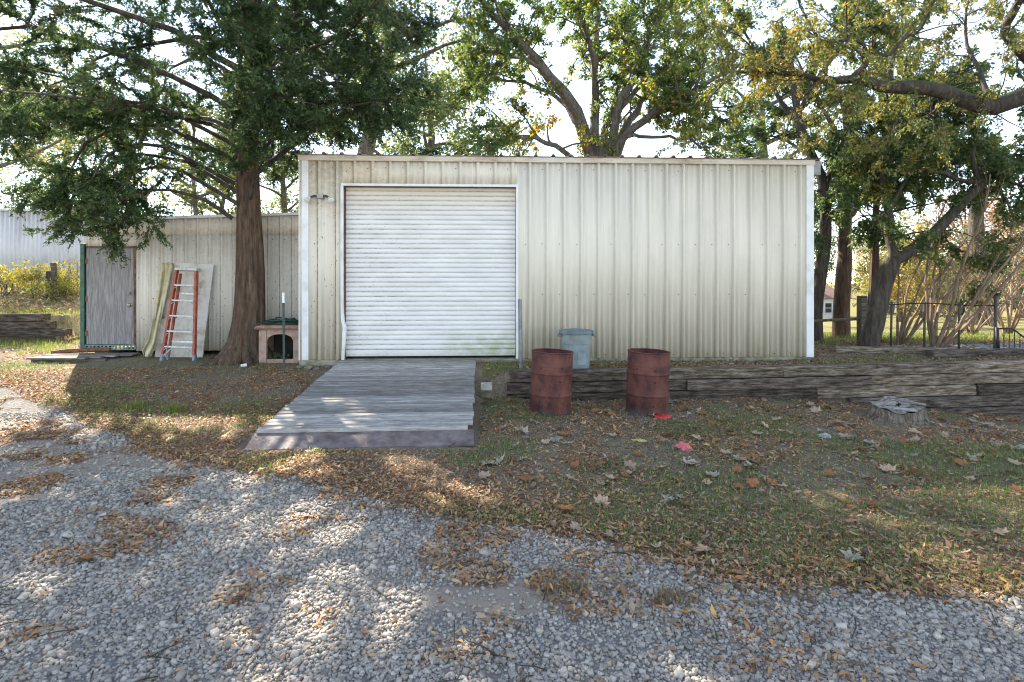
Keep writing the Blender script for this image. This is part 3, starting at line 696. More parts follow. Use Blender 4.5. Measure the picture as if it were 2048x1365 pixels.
# ---------------------------------------------------------------- ramp
RL = 3.50; ry = math.atan2(0.07, RL); pitch_r = math.atan2(0.405 - 0.155, RL)
ramp_o = empty('wooden_ramp', (-1.375, 5.97, 0.155), (pitch_r, 0, ry), label='grey weathered plank ramp leading up to the roll-up door', cat='ramp')
npk = 25; pw = RL / npk
from mathutils import noise as mnoise
def plank_mesh(name, L, w, t, seed, nseg=12, amp=0.004):
    bm = bmesh.new(); rings = []
    r = random.Random(seed)
    for k in range(nseg + 1):
        x = -L / 2 + L * k / nseg
        j = lambda q: amp * mnoise.noise(Vector((x * 2.3, q * 3.7, seed * 1.9)))
        b = 0.02
        rings.append([(x, -w / 2 + j(1), 0), (x, -w / 2 + j(1), t - b + j(2)), (x, -w / 2 + b + j(1), t + j(2)), (x, w / 2 - b + j(3), t + j(4)), (x, w / 2 + j(3), t - b + j(4)), (x, w / 2 + j(3), 0)])
    R = [[bm.verts.new(p) for p in ring] for ring in rings]
    for a, b_ in zip(R, R[1:]):
        for i_ in range(6): bm.faces.new((a[i_], b_[i_], b_[(i_ + 1) % 6], a[(i_ + 1) % 6]))
    bm.faces.new(R[0]); bm.faces.new(list(reversed(R[-1])))
    bmesh.ops.recalc_face_normals(bm, faces=bm.faces)
    me = bpy.data.meshes.new(name); bm.to_mesh(me); bm.free(); return me
pm = [plank_mesh('plank', 2.37, pw - 0.020, 0.036, s) for s in range(5)]
for k in range(npk):
    dz = random.uniform(-0.006, 0.006)
    o = link('plank', pm[k % 5], M['ramp_wood'], ramp_o, loc=(random.uniform(-0.012, 0.012), pw * (k + 0.5), -0.036 + dz), rot=(random.uniform(-0.035, 0.035), random.uniform(-0.002, 0.002), random.uniform(-0.003, 0.003)))
    if k == 0: o.location.x -= 0.03; o.scale.x = 0.98
for x in (-1.1, -0.37, 0.37, 1.1):
    link('joist', MB().loft([[(x - 0.02, y, -0.045 - h), (x + 0.02, y, -0.045 - h), (x + 0.02, y, -0.042), (x - 0.02, y, -0.042)] for y, h in ((0.02, 0.04), (RL - 0.05, 0.2))]).mesh('joist'), M['ramp_wood'], ramp_o)
ms = MB(); ms.loft([[(-1.20, -0.30, -0.125), (1.20, -0.26, -0.125), (1.20, -0.26, -0.105), (-1.20, -0.30, -0.105)], [(-1.22, 0.03, -0.045), (1.19, 0.03, -0.045), (1.19, 0.03, -0.037), (-1.22, 0.03, -0.037)]])
o = link('steel_lip', ms.mesh('steel_lip'), M['steel_plate'], ramp_o); o['label'] = 'brown steel plate at the foot of the ramp'

# ---------------------------------------------------------------- retaining wall of railway ties
def tie_mesh(name, L, h, w, seed, rag=0.016):
    bm = bmesh.new(); n = max(8, int(L / 0.09)); R = []
    for k in range(n + 1):
        x = -L / 2 + L * k / n
        j = lambda q, a=rag: a * (mnoise.noise(Vector((x * 1.7, q * 5.3, seed * 2.7))) + 0.6 * mnoise.noise(Vector((x * 8, q * 2.1, seed)))) 
        b = 0.022 + abs(j(9)) * 1.2
        hh = h
        if k in (0, n): b = 0.024
        ring = [(-w / 2 + j(1), 0 + j(5) * 0.4), (-w / 2 + j(1) * 0.6 + j(11) * 0.9, h * 0.35), (-w / 2 + j(2), h * 0.68), (-w / 2 + j(2), hh - b), (-w / 2 + b, hh + j(3) * 0.6), (w / 2 - b, hh + j(4) * 0.6), (w / 2, hh - b), (w / 2, 0)]
        sx = x + (j(13) * 0.8 if k in (0, n) else 0)
        R.append([bm.verts.new((sx, y, z)) for y, z in ring])
    m_ = len(R[0])
    for a, b_ in zip(R, R[1:]):
        for i_ in range(m_): bm.faces.new((a[i_], b_[i_], b_[(i_ + 1) % m_], a[(i_ + 1) % m_]))
    bm.faces.new(R[0]); bm.faces.new(list(reversed(R[-1])))
    bmesh.ops.recalc_face_normals(bm, faces=bm.faces)
    me = bpy.data.meshes.new(name); bm.to_mesh(me); bm.free(); return me
wall_o = empty('retaining_wall', (4.5, 8.2, -0.1), label='low retaining wall of stacked weathered railway ties before the shed', cat='wall')
CH = 0.163
def xof(px): return float(at_y(px, 760, 8.2)[0])
courses = [(0.248, [1020, 1222, 1565, 1936, 2330], ['tie_dark', 'tie', 'tie', 'tie'], 0.0),
           (0.070, [1013, 1372, 1745, 2330], ['tie_dark', 'tie_dark', 'tie'], -0.012),
           (-0.108, [973, 1636, 1961, 2330], ['tie_dark', 'tie', 'tie_dark'], -0.02),
           (-0.286, [1700, 2330], ['tie_dark'], -0.03),
           (-0.464, [1850, 2330], ['tie_dark'], -0.03)]
sd = 0
for z, brk, mats, dy in courses:
    for a, b2, mm in zip(brk, brk[1:], mats):
        xa, xb = xof(a) + 0.004, xof(b2) - 0.004; xc = (xa + xb) / 2; sd += 1
        o = link('tie', tie_mesh('tie', xb - xa, CH, 0.21, sd), M[mm], wall_o)
        slope = 0.0078 if mm != 'x' else 0
        o.rotation_euler = (random.uniform(-0.02, 0.02), -slope + random.uniform(-0.0015, 0.0015), 0.0226)
        o.location = Vector((xc, float(y_tie(xc)) + 0.105 + dy + random.uniform(-0.022, 0.022), z + slope * (xc - 0.31))) - Vector(wall_o.location)
# ---------------------------------------------------------------- tie stack on the left bank
lw = empty('tie_wall', (-11.2, 13.0, 0.3), label='short stepped wall of dark mossy ties on the grassy bank', cat='wall')
for (px1, z, mm, dy) in ((92, 0.86, 'tie_dark', 0.02), (106, 0.68, 'tie_dark', 0.0), (137, 0.50, 'tie_dark', -0.03), (-40, 0.32, 'tie_dark', -0.05)):
    x1 = float(at_d(px1, 640, 12.5)[0]); x0 = x1 - 2.6 - random.random() * 0.4; sd += 1
    o = link('tie', tie_mesh('tie', x1 - x0, CH, 0.22, sd), M[mm], lw)
    o.location = Vector(((x0 + x1) / 2, 12.96 + dy, z)) - Vector(lw.location)
def g1(x, y): return float(gz(x, y))
# ---------------------------------------------------------------- burn barrels
def barrel(loc, rot, mat, holes, label):
    r = empty('steel_drum', loc, rot, label, 'barrel', 'rusty drums before the retaining wall')
    R = 0.288
    prof = [(0.0005, 0.012), (R - 0.012, 0.012), (R - 0.004, 0.0), (R + 0.004, 0.004), (R + 0.004, 0.014), (R, 0.02)]
    for hz in (0.29, 0.585):
        prof += [(R, hz - 0.026), (R + 0.004, hz - 0.016), (R + 0.013, hz - 0.005), (R + 0.013, hz + 0.005), (R + 0.004, hz + 0.016), (R, hz + 0.026)]
    for hz in (0.66, 0.70, 0.10, 0.14): pass
    prof += [(R, 0.64), (R + 0.003, 0.65), (R, 0.66), (R, 0.68), (R + 0.003, 0.69), (R, 0.70), (R, 0.862)]
    link('drum_body', (lambda m: (m.lathe(sorted(prof[5:], key=lambda q: q[1]), 48), m.lathe(prof[:6], 48), m.lathe([(R - 0.004, 0.862), (R - 0.004, 0.04), (0.0005, 0.035)], 48))[0])(MB()).mesh('drum_body', True, 35), mat, r)
    mr = MB(); n = 12
    ring = []
    mr.lathe([(R - 0.007 + 0.012 * math.cos(a) * 0.9 + 0.006, 0.872 + 0.010 * math.sin(a)) for a in np.linspace(0, 2 * math.pi, 11)], 48)
    link('rim', mr.mesh('rim', True), mat, r)
    for k, (a, z, s) in enumerate(holes):  # dark discs on the drum wall; their colour stands in for shaded holes
        mh = MB(); mh.lathe([(0.0004, 0.0), (s * 0.8, 0.0005), (s, 0.003), (s * 1.25, 0.0)], 9)
        x, y = (R + 0.0015) * math.sin(a), -(R + 0.0015) * math.cos(a)
        link('dark_hole_disc', mh.mesh('hole'), M['dark'], r, loc=(x, y, z), rot=(math.pi / 2, 0, a))
    return r
barrel((0.845, 7.42, -0.065), (0, math.radians(2.6), 0.3), M['barrel_a'], [(-0.95, 0.66, .011), (0.07, 0.67, .011), (-0.95, 0.50, .011), (0.0, 0.49, .012), (-0.95, 0.37, .009), (0.0, 0.31, .01), (-0.98, 0.20, .014)],
       'rusty red steel drum in front of the grey bin')
barrel((2.205, 7.37, -0.065), (0, math.radians(2.0), 0.0), M['barrel_b'], [(-0.85, 0.65, .012), (0.05, 0.64, .013), (1.0, 0.66, .011), (-0.85, 0.49, .011), (0.05, 0.485, .012), (1.0, 0.48, .011), (0.0, 0.16, .012)],
       'soot-stained rusty drum with red plastic at its foot')
mrp = MB(); pts = [(0.12 * math.cos(a) * (1 + 0.12 * math.sin(5 * a)), 0.07 * math.sin(a), 0) for a in np.linspace(0, 2 * math.pi, 22)[:-1]]
mrp.loft([pts, [(x * 0.94, y * 0.94, 0.02 + 0.02 * math.sin(9 * x + 3)) for x, y, z in pts]])
o = link('plastic_scrap', mrp.mesh('plastic_scrap', True), M['red_plastic'], loc=(2.33, 7.03, g1(2.33, 7.03) + 0.012), rot=(0.35, -0.1, 0.1)); tag(o, 'bright red flattened plastic against the foot of the sooty drum', 'scrap')

# ---------------------------------------------------------------- grey bin
bx, by = 1.42, 8.66; bz = g1(bx, by) - 0.005
binr = empty('trash_can', (bx, by, bz), label='grey plastic bin with blue-grey lid standing behind the ties', cat='bin')
mb_ = MB(); mb_.lathe([(0.0005, 0.0), (0.205, 0.0), (0.212, 0.02), (0.235, 0.44), (0.241, 0.445), (0.252, 0.60), (0.262, 0.602), (0.266, 0.62), (0.245, 0.62), (0.2, 0.03), (0.0005, 0.03)], 40)
body = link('bin_body', mb_.mesh('bin_body', True, 30), M['bin'], binr)
link('raised_panel', MB().box(-0.075, 0.075, -0.238, -0.205, 0.10, 0.38, bevel=0.006).mesh('raised_panel'), M['bin'], body, rot=(-0.05, 0, 0.25))
for s in (-1, 1):
    link('bin_handle', MB().tube([(s * 0.245, -0.07, 0.585), (s * 0.29, -0.06, 0.575), (s * 0.30, 0.0, 0.572), (s * 0.29, 0.06, 0.575), (s * 0.245, 0.07, 0.585)], 0.017, 8).mesh('bin_handle', True), M['bin_lid'], binr)
ml2 = MB(); ml2.lathe([(0.27, 0.605), (0.283, 0.607), (0.287, 0.63), (0.282, 0.652), (0.262, 0.66), (0.245, 0.652), (0.22, 0.66), (0.08, 0.672), (0.0005, 0.674)], 40)
lid = link('lid', ml2.mesh('lid', True, 50), M['bin_lid'], binr)
link('lid_grip', MB().box(-0.08, 0.08, -0.02, 0.02, 0.665, 0.69, bevel=0.008).mesh('lid_grip'), M['bin_lid'], lid)

# pipe post by the door
px_, py_ = 0.50, 8.5
mpipe = MB(); mpipe.lathe([(0.031, 0.0), (0.031, 1.17), (0.027, 1.172), (0.026, 1.0)], 16)
o = link('pipe_post', mpipe.mesh('pipe_post', True, 40), M['galv'], loc=(px_, py_, g1(px_, py_) - 0.02), rot=(0.0, math.radians(-0.9), 0)); tag(o, 'galvanised steel pipe standing upright right of the roll-up door', 'post')
# T-post left of ramp
tp = empty('fence_post', (-3.43, 9.0, g1(-3.43, 9.0) - 0.03), (0.0, math.radians(-0.6), 0), 'dark green steel fence post with white tip before the dog house', 'post')
mt = MB(); mt.box(-0.018, 0.018, -0.003, 0.003, 0, 1.17); mt.box(-0.003, 0.003, 0.0035, 0.032, 0, 1.17)
for k in range(18): mt.box(-0.008, 0.008, -0.010, -0.0035, 0.12 + k * 0.055, 0.14 + k * 0.055)
link('post_stem', mt.mesh('post_stem'), M['tpost'], tp)
mt = MB(); mt.box(-0.0185, 0.0185, -0.0035, 0.0035, 1.171, 1.34); mt.box(-0.0035, 0.0035, 0.004, 0.0325, 1.171, 1.34)
link('white_tip', mt.mesh('white_tip'), M['white'], tp)

# ---------------------------------------------------------------- dog house
dx, dy_ = -3.785, 9.74; dz_ = g1(dx, dy_ + 0.2) - 0.02
dog = empty('dog_house', (dx, dy_, dz_), label='tan plastic dog house tucked between cedar trunk and shed corner', cat='dog house')
W2, HT, DP = 0.375, 0.62, 0.58
# front with an arched opening
def arch_panel(w, h, ow, oz0, oz1, ys, rise):
    mbp = MB(); bm = mbp.bm
    xs = np.linspace(-ow, ow, 15)
    top = [(x, oz1 - rise + rise * math.sqrt(max(0, 1 - (x / ow) ** 2))) for x in xs]
    for y, flip in ((ys, False), (ys + 0.03, True)):
        pass
    def quad(a, b_, c, d):
        v0 = [bm.verts.new((p[0], ys, p[1])) for p in (a, b_, c, d)]; v1 = [bm.verts.new((p[0], ys + 0.035, p[1])) for p in (a, b_, c, d)]
        bm.faces.new(v0); bm.faces.new(list(reversed(v1)))
        for i_ in range(4): bm.faces.new((v0[i_], v1[i_], v1[(i_ + 1) % 4], v0[(i_ + 1) % 4]))
    quad((-w, 0), (-ow, 0), (-ow, h), (-w, h)); quad((ow, 0), (w, 0), (w, h), (ow, h)); quad((-ow, 0), (ow, 0), (ow, oz0), (-ow, oz0))
    for a, b_ in zip(top, top[1:]): quad(a, b_, (b_[0], h), (a[0], h))
    bmesh.ops.remove_doubles(bm, verts=bm.verts, dist=1e-5)
    return mbp.mesh('front_panel')
link('front_panel', arch_panel(W2, HT, 0.235, 0.085, 0.535, 0.0, 0.12), M['kennel'], dog)
for s in (-1, 1):
    link('corner_pillar', MB().box(s * 0.305 - 0.066, s * 0.305 + 0.066, -0.022, -0.001, 0.03, HT - 0.01, bevel=0.008).mesh('corner_pillar'), M['kennel'], dog)
    link('side_panel', MB().box(s * (W2 - 0.016) - 0.015, s * (W2 - 0.016) + 0.015, 0.036, DP, 0, HT).mesh('side_panel'), M['kennel'], dog)
link('back_panel', MB().box(-W2, W2, DP + 0.001, DP + 0.03, 0, HT).mesh('back_panel'), M['dark'], dog)  # near-black back and floor paint in the shade inside the kennel
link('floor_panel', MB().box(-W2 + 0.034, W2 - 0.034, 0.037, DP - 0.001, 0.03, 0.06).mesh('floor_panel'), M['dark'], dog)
mro = MB(); mro.loft([[(-0.41, -0.07, HT + 0.001), (0.41, -0.07, HT + 0.001), (0.41, DP + 0.06, HT + 0.001), (-0.41, DP + 0.06, HT + 0.001)],
                      [(-0.43, -0.09, HT + 0.03), (0.43, -0.09, HT + 0.03), (0.43, DP + 0.08, HT + 0.03), (-0.43, DP + 0.08, HT + 0.03)],
                      [(-0.40, -0.06, HT + 0.075), (0.40, -0.06, HT + 0.075), (0.40, DP + 0.05, HT + 0.09), (-0.40, DP + 0.05, HT + 0.09)]])
link('roof', mro.mesh('roof'), M['kennel_roof'], dog)
# hose heaped on it
hr = random.Random(3); hp = []
for k in range(150):
    a = k * 0.33; q = k / 150
    rad = 0.20 + 0.09 * math.sin(k * 0.21) + 0.03 * hr.random()
    hp.append((rad * 1.25 * math.cos(a), 0.22 + rad * 0.75 * math.sin(a), HT + 0.098 + 0.10 * q * (1.15 - rad * 2.2) + 0.02 * math.sin(k * 0.5)))
hp += [(-0.30, -0.02, HT + 0.12), (-0.40, -0.10, HT + 0.10), (-0.46, -0.13, HT - 0.0), (-0.49, -0.13, HT - 0.14), (-0.49, -0.11, 0.30), (-0.46, -0.09, 0.17), (-0.41, -0.07, 0.08)]
Vh, Fh = tubes_np([(np.array(hp), np.full(len(hp), 0.0105))], 7)
hose = link('garden_hose', mesh_np('garden_hose', Vh, Fh, True), M['hose'], loc=(dx, dy_, dz_)); tag(hose, 'dark green garden hose heaped on the dog house roof', 'hose')
# crushed can
mcan = MB(); mcan.lathe([(0.0005, 0), (0.026, 0.001), (0.031, 0.01), (0.024, 0.04), (0.033, 0.06), (0.027, 0.095), (0.0005, 0.097)], 14)
o = link('drink_can', mcan.mesh('drink_can', True), M['white'], loc=(-4.30, 9.35, g1(-4.30, 9.35) + 0.028), rot=(0, math.radians(84), 0.4)); tag(o, 'crushed white can on bare soil beside the dog house', 'can')

# ---------------------------------------------------------------- door slab, ladder and cloth on the lean-to wall
sl_x, sl_y = -5.90, 10.30
slab_r = empty('door_slab', (sl_x, sl_y, g1(sl_x, sl_y) - 0.03), (math.radians(-7.5), math.radians(3.0), 0), 'dirty white old door slab leaning on the lean-to behind the ladder', 'door')
link('slab', MB().box(-0.44, 0.44, 0.0, 0.038, 0, 1.84, bevel=0.003).mesh('slab'), M['panel_paint'], slab_r)
mk = MB(); mk.lathe([(0.0001, 0.07), (0.024, 0.068), (0.03, 0.05), (0.014, 0.03), (0.014, 0.008), (0.034, 0.006), (0.034, 0.0)], 14)
link('door_knob', mk.mesh('door_knob', True), M['brass'], slab_r, loc=(-0.38, 0.0, 0.78), rot=(math.pi / 2, 0, 0))
la_x, la_y = -5.74, 9.98
lad = empty('step_ladder', (la_x, la_y, g1(la_x, la_y) - 0.015), (math.radians(-5.5), math.radians(2.2), 0), 'folded orange fibreglass step ladder leaning against the white slab', 'ladder')
LH = 1.70
def rail(xb, xt, y0, wd, dp, z0=0.06, z1=LH):
    """channel-section rail"""
    m_ = MB()
    s = 1 if xb > 0 else -1
    for (a0, a1, b0, b1) in ((-wd / 2, wd / 2, y0, y0 + 0.008), (-wd / 2, wd / 2, y0 + dp - 0.008, y0 + dp), (s * wd / 2 - 0.004, s * wd / 2 + 0.004, y0 + 0.0005, y0 + dp - 0.0005)):
        m_.loft([[(x + a0, b0, z), (x + a1, b0, z), (x + a1, b1, z), (x + a0, b1, z)] for x, z in ((xb, z0), (xt, z1))])
    return m_.mesh('rail')
for s in (-1, 1):
    link('front_rail', rail(s * 0.285, s * 0.175, 0.0, 0.034, 0.075), M['fiberglass'], lad)
    link('rear_rail', rail(s * 0.235, s * 0.15, 0.10, 0.03, 0.045, 0.05, 1.64), M['fiberglass'], lad)
    link('foot', MB().box(s * 0.289 - 0.022, s * 0.289 + 0.022, -0.005, 0.08, 0, 0.13, bevel=0.004).mesh('foot'), M['foot_grey'], lad)
    link('foot', MB().box(s * 0.238 - 0.018, s * 0.238 + 0.018, 0.095, 0.15, 0, 0.30, bevel=0.004).mesh('foot'), M['foot_grey'], lad)
    link('brace', MB().tube([(s * 0.12, 0.02, 0.25), (s * 0.27, 0.02, 0.10)], 0.011, 6).mesh('brace'), M['step_alum'], lad)
for k in range(5):
    z = 0.255 + 0.285 * k; hw = 0.285 - (0.11) * (z / LH) - 0.018
    st = link('step', MB().box(-hw, hw, -0.012, 0.078, z, z + 0.03, bevel=0.004).mesh('step'), M['step_alum'], lad)
    for s in (-1, 1):
        link('step_brace', MB().tube([(s * (hw - 0.05), 0.0, z + 0.0), (s * (hw + 0.005), 0.0, z - 0.05)], 0.006, 6).mesh('step_brace'), M['alum'], st)
for z in (0.35, 0.8, 1.25):
    link('rear_brace', MB().box(-0.21, 0.21, 0.125, 0.143, z, z + 0.03).mesh('rear_brace'), M['alum'], lad)
mcap = MB(); mcap.box(-0.20, 0.20, -0.01, 0.16, LH - 0.01, LH + 0.05, bevel=0.012); link('top_cap', mcap.mesh('top_cap'), M['step_alum'], lad)
# draped cloth
nv, nu = 34, 14
Lp = [(321, 526), (322, 534), (314, 590), (305, 640), (296, 680), (284, 702), (288, 712)]
Rp = [(345, 526), (346, 534), (334, 590), (321, 645), (312, 690), (303, 712), (296, 717)]
tv = [0, 0.05, 0.3, 0.58, 0.8, 0.94, 1.0]
V = []
for a in range(nv):
    v = a / (nv - 1)
    lx = np.interp(v, tv, [q[0] for q in Lp]); ly = np.interp(v, tv, [q[1] for q in Lp]); rx = np.interp(v, tv, [q[0] for q in Rp]); ryy = np.interp(v, tv, [q[1] for q in Rp])
    Yb = 10.50 - 0.32 * v
    for b_ in range(nu):
        u = b_ / (nu - 1)
        p = at_y(lx + (rx - lx) * u, ly + (ryy - ly) * u, Yb - 0.035 - 0.05 * math.sin(u * 9 + v * 3.0) * (0.35 + v) - 0.025 * math.sin(u * 17 - v * 5))
        V.append(p)
q = [(a * nu + b_, a * nu + b_ + 1, (a + 1) * nu + b_ + 1, (a + 1) * nu + b_) for a in range(nv - 1) for b_ in range(nu - 1)]
cl = link('drop_cloth', mesh_np('drop_cloth', V, q, True), M['cloth']); sm = cl.modifiers.new('thick', 'SOLIDIFY'); sm.thickness = 0.006
tag(cl, 'pale yellow cloth hanging over the white slab beside the ladder', 'cloth')

# ---------------------------------------------------------------- low platform before the grey door
pl = empty('low_platform', (-7.5, 10.2, 0.3), label='low weathered board platform lying before the grey plywood door', cat='platform')
front = [(-8.35, 9.86), (-7.42, 9.80), (-6.72, 10.30)]
for k in range(5):
    x0 = -8.33 + 0.02 * k; x1 = -6.95 - 0.02 * abs(k - 3) + (0.22 if k > 2 else -0.28 + k * 0.15)
    L = x1 - x0
    o = link('deck_board', plank_mesh('deck_board', L, 0.135, 0.028, 40 + k, 8, 0.006), M['deck'], pl, loc=((x0 + x1) / 2 + 7.5, 9.93 + 0.142 * k - 10.2, 0.385 - 0.3 + random.uniform(-0.004, 0.004)), rot=(0.01, random.uniform(-0.006, 0.006), -0.03))
for y in (9.95, 10.42):
    link('skid', MB().box(-8.3 + 7.5, -7.0 + 7.5, y - 10.2, y - 10.2 + 0.09, -0.06, 0.082, bevel=0.004).mesh('skid'), M['tie_dark'], pl)
Vr, Fr = tubes_np([(np.array([(-8.4, 10.72, 0.44), (-8.1, 10.76, 0.47), (-7.7, 10.78, 0.48), (-7.35, 10.78, 0.48)]), np.array([0.035, 0.045, 0.045, 0.04]))], 8)
o = link('rusty_pipe', mesh_np('rusty_pipe', Vr, Fr, True), M['rust'], loc=(0.0, -0.18, -0.02)); tag(o, 'rusty curved pipe lying along the back of the low platform', 'pipe')

# ---------------------------------------------------------------- stump, block, scraps
sx_, sy_ = 5.66, 7.12; sz_ = g1(sx_, sy_)
st = empty('tree_stump', (sx_, sy_, sz_ - 0.03), label='silvery weathered tree stump with split top before the ties', cat='stump')
nr = 40
def stump_r(a): return 0.30 * (1 + 0.16 * math.sin(2 * a + 0.6) + 0.08 * math.sin(5 * a) + 0.05 * math.sin(9 * a + 1))
def stump_top(x, y): return 0.24 + 0.22 * y - 0.06 * x + 0.02 * math.sin(9 * x + 4 * y) + 0.015 * mnoise.noise(Vector((x * 9, y * 16, 0)))
ms_ = MB(); rings = []
for f, zf in ((1.55, 0.0), (1.25, 0.18), (1.08, 0.45), (1.0, 0.8), (0.985, 1.0)):
    rings.append([(stump_r(a) * f * math.cos(a) * 1.15, stump_r(a) * f * math.sin(a) * 0.8, zf * stump_top(stump_r(a) * math.cos(a), stump_r(a) * math.sin(a) * 0.8) + 0.012 * mnoise.noise(Vector((a * 4, zf * 3, 2)))) for a in np.linspace(0, 2 * math.pi, nr + 1)[:-1]])
ms_.loft(rings, cap=False); link('stump_side', ms_.mesh('stump_side', False), M['stump_side'], st)
ms_ = MB(); rings = []
for f in (1.0, 0.85, 0.7, 0.5, 0.3, 0.1):
    rings.append([(stump_r(a) * f * math.cos(a) * 1.14, stump_r(a) * f * math.sin(a) * 0.79, stump_top(stump_r(a) * f * math.cos(a), stump_r(a) * f * math.sin(a) * 0.8) + (0.02 if int(f * 10 + a * 3) % 3 == 0 else 0.006)) for a in np.linspace(0, 2 * math.pi, nr + 1)[:-1]])
ms_.loft(rings, cap=False); link('cut_top', ms_.mesh('cut_top'), M['stump_wood'], st)
for k, (x, y, L, rz) in enumerate(((0.22, 0.02, 0.30, -0.75), (-0.08, -0.12, 0.36, -0.45))):
    link('splinter', plank_mesh('splinter', L, 0.07, 0.03, 70 + k, 6, 0.014), M['stump_wood'], st, loc=(x, y, stump_top(x, y) + 0.004), rot=(0.1, 0.05, rz))
for k, (x, y, z, mm, nm) in enumerate(((-0.05, 7.95, 0.165, 'brick_pale', 'pale concrete block lying beside the ramp edge, top one'), (-0.06, 7.95, 0.055, 'rubble', 'mossy block under the pale one beside the ramp'))):
    o = link('concrete_block', MB().box(-0.085, 0.085, -0.05, 0.05, 0, 0.108, bevel=0.008).mesh('block'), M[mm], loc=(x, y, z - 0.0), rot=(0, 0, 0.05 * k)); tag(o, nm, 'block')
def scrap(name, px, py, sx, sy, mm, label, cat, seed, rot=0.0, h=0.012):
    p = gp(px, py, -0.06); x, y = p[0], p[1]
    bm = bmesh.new(); n = 16; r = random.Random(seed)
    rad = [1 + r.uniform(-0.25, 0.2) for _ in range(n)]
    top = [bm.verts.new((sx * rad[k] * math.cos(6.283 * k / n), sy * rad[k] * math.sin(6.283 * k / n), r.uniform(0, h))) for k in range(n)]
    c = bm.verts.new((0, 0, h * 2.2))
    for k in range(n): bm.faces.new((top[k], top[(k + 1) % n], c))
    me = bpy.data.meshes.new(name); bm.to_mesh(me); bm.free()
    o = link(name, me, M[mm], loc=(x, y, g1(x, y) + 0.012), rot=(0.25, 0, rot)); so = o.modifiers.new('t', 'SOLIDIFY'); so.thickness = 0.004
    tag(o, label, cat)
scrap('plastic_scrap', 1368, 901, 0.085, 0.10, 'pink_rag', 'crumpled pinkish red scrap lying on the thin grass', 'scrap', 3, 0.2, 0.03)
scrap('yellow_scrap', 1279, 887, 0.085, 0.03, 'yellow_chip', 'small yellow strip lying on the thin grass', 'scrap', 5, -0.5, 0.008)
scrap('flat_stone', 1650, 879, 0.085, 0.06, 'stone_pale', 'flat pale grey stone lying on the grass by the stump', 'stone', 8, 0.1, 0.025)

# ---------------------------------------------------------------- things on the right beyond the wall
for k, (x0, y0, x1, y1, mm, lb_) in enumerate(((7.0, 10.5, 9.2, 10.1, 'tie', 'low tie edging beneath the leaning oak'), (8.35, 9.75, 10.6, 9.95, 'tie_dark', 'mossy dark tie lying behind the retaining wall'))):
    L = math.hypot(x1 - x0, y1 - y0); cx, cy = (x0 + x1) / 2, (y0 + y1) / 2
    o = link('edging_tie', tie_mesh('edging_tie', L, 0.17, 0.2, 200 + k), M[mm], loc=(cx, cy, g1(cx, cy) - 0.04), rot=(0, 0, math.atan2(y1 - y0, x1 - x0))); tag(o, lb_, 'timber')
fp = at_d(1718, 690, 12.0)
fx, fy = fp[0], fp[1]
fence = empty('chain_link_fence', (fx, fy, g1(fx, fy)), label='chain-link fence with rail and posts under the trees', cat='fence')
ex, ey = at_d(1990, 690, 11.0)[:2]
FH = 0.95
def fpart(name, me, m_): return wchild(name, me, m_, fence)
fz0 = g1(fx, fy) ; fz1 = g1(ex, ey)
o = fpart('post', plank_mesh('post', 1.15, 0.16, 0.15, 91, 6, 0.008), M['post_wood']); o.location = Vector((fx, fy, fz0 + 0.55)) - Vector(fence.location); o.rotation_euler = (0, math.pi / 2, 0)
npst = 4
for k in range(1, npst + 1):
    u = k / npst; x = fx + (ex - fx) * u; y = fy + (ey - fy) * u; z = g1(x, y)
    fpart('post', MB().tube([(x, y, z - 0.05), (x + 0.02, y, z + FH + (0.18 if k == npst else 0.05))], 0.03 if k == npst else 0.022, 8).mesh('post', True), M['galv_old'])
fpart('top_rail', MB().tube([(fx + (ex - fx) * u, fy + (ey - fy) * u, g1(fx + (ex - fx) * u, fy + (ey - fy) * u) + FH - 0.02 * math.sin(u * 9)) for u in np.linspace(0, 1, 9)], 0.014, 6).mesh('top_rail', True), M['black_iron'])
rx0, ry0 = at_d(1600, 690, 12.6)[:2]
fpart('top_rail', MB().tube([(rx0, ry0, g1(rx0, ry0) + 0.50), ((rx0 + fx) / 2, (ry0 + fy) / 2, g1(fx, fy) + 0.55), (fx, fy, fz0 + 0.60)], 0.035, 7).mesh('lower_rail', True), M['post_wood'])
paths = []; Ltot = math.hypot(ex - fx, ey - fy); sp_ = 0.07
nw = int((Ltot + FH) / sp_)
for k in range(nw):
    for sgn in (1, -1):
        s0 = k * sp_ - (FH if sgn > 0 else 0); s1 = s0 + FH * 1.0
        a0, a1 = max(s0, 0), min(s1, Ltot)
        if a1 - a0 < 0.03: continue
        z0 = (a0 - s0) if sgn > 0 else FH - (a0 - s0); z1 = (a1 - s0) if sgn > 0 else FH - (a1 - s0)
        pa = [fx + (ex - fx) * a0 / Ltot, fy + (ey - fy) * a0 / Ltot]; pb = [fx + (ex - fx) * a1 / Ltot, fy + (ey - fy) * a1 / Ltot]
        paths.append((np.array([[*pa, g1(*pa) + z0], [*pb, g1(*pb) + z1]]), np.array([0.0018, 0.0018])))
Vc, Fc = tubes_np(paths, 3); o = fpart('wire_mesh', mesh_np('wire_mesh', Vc, Fc), M['galv_old']); o['kind'] = 'stuff'
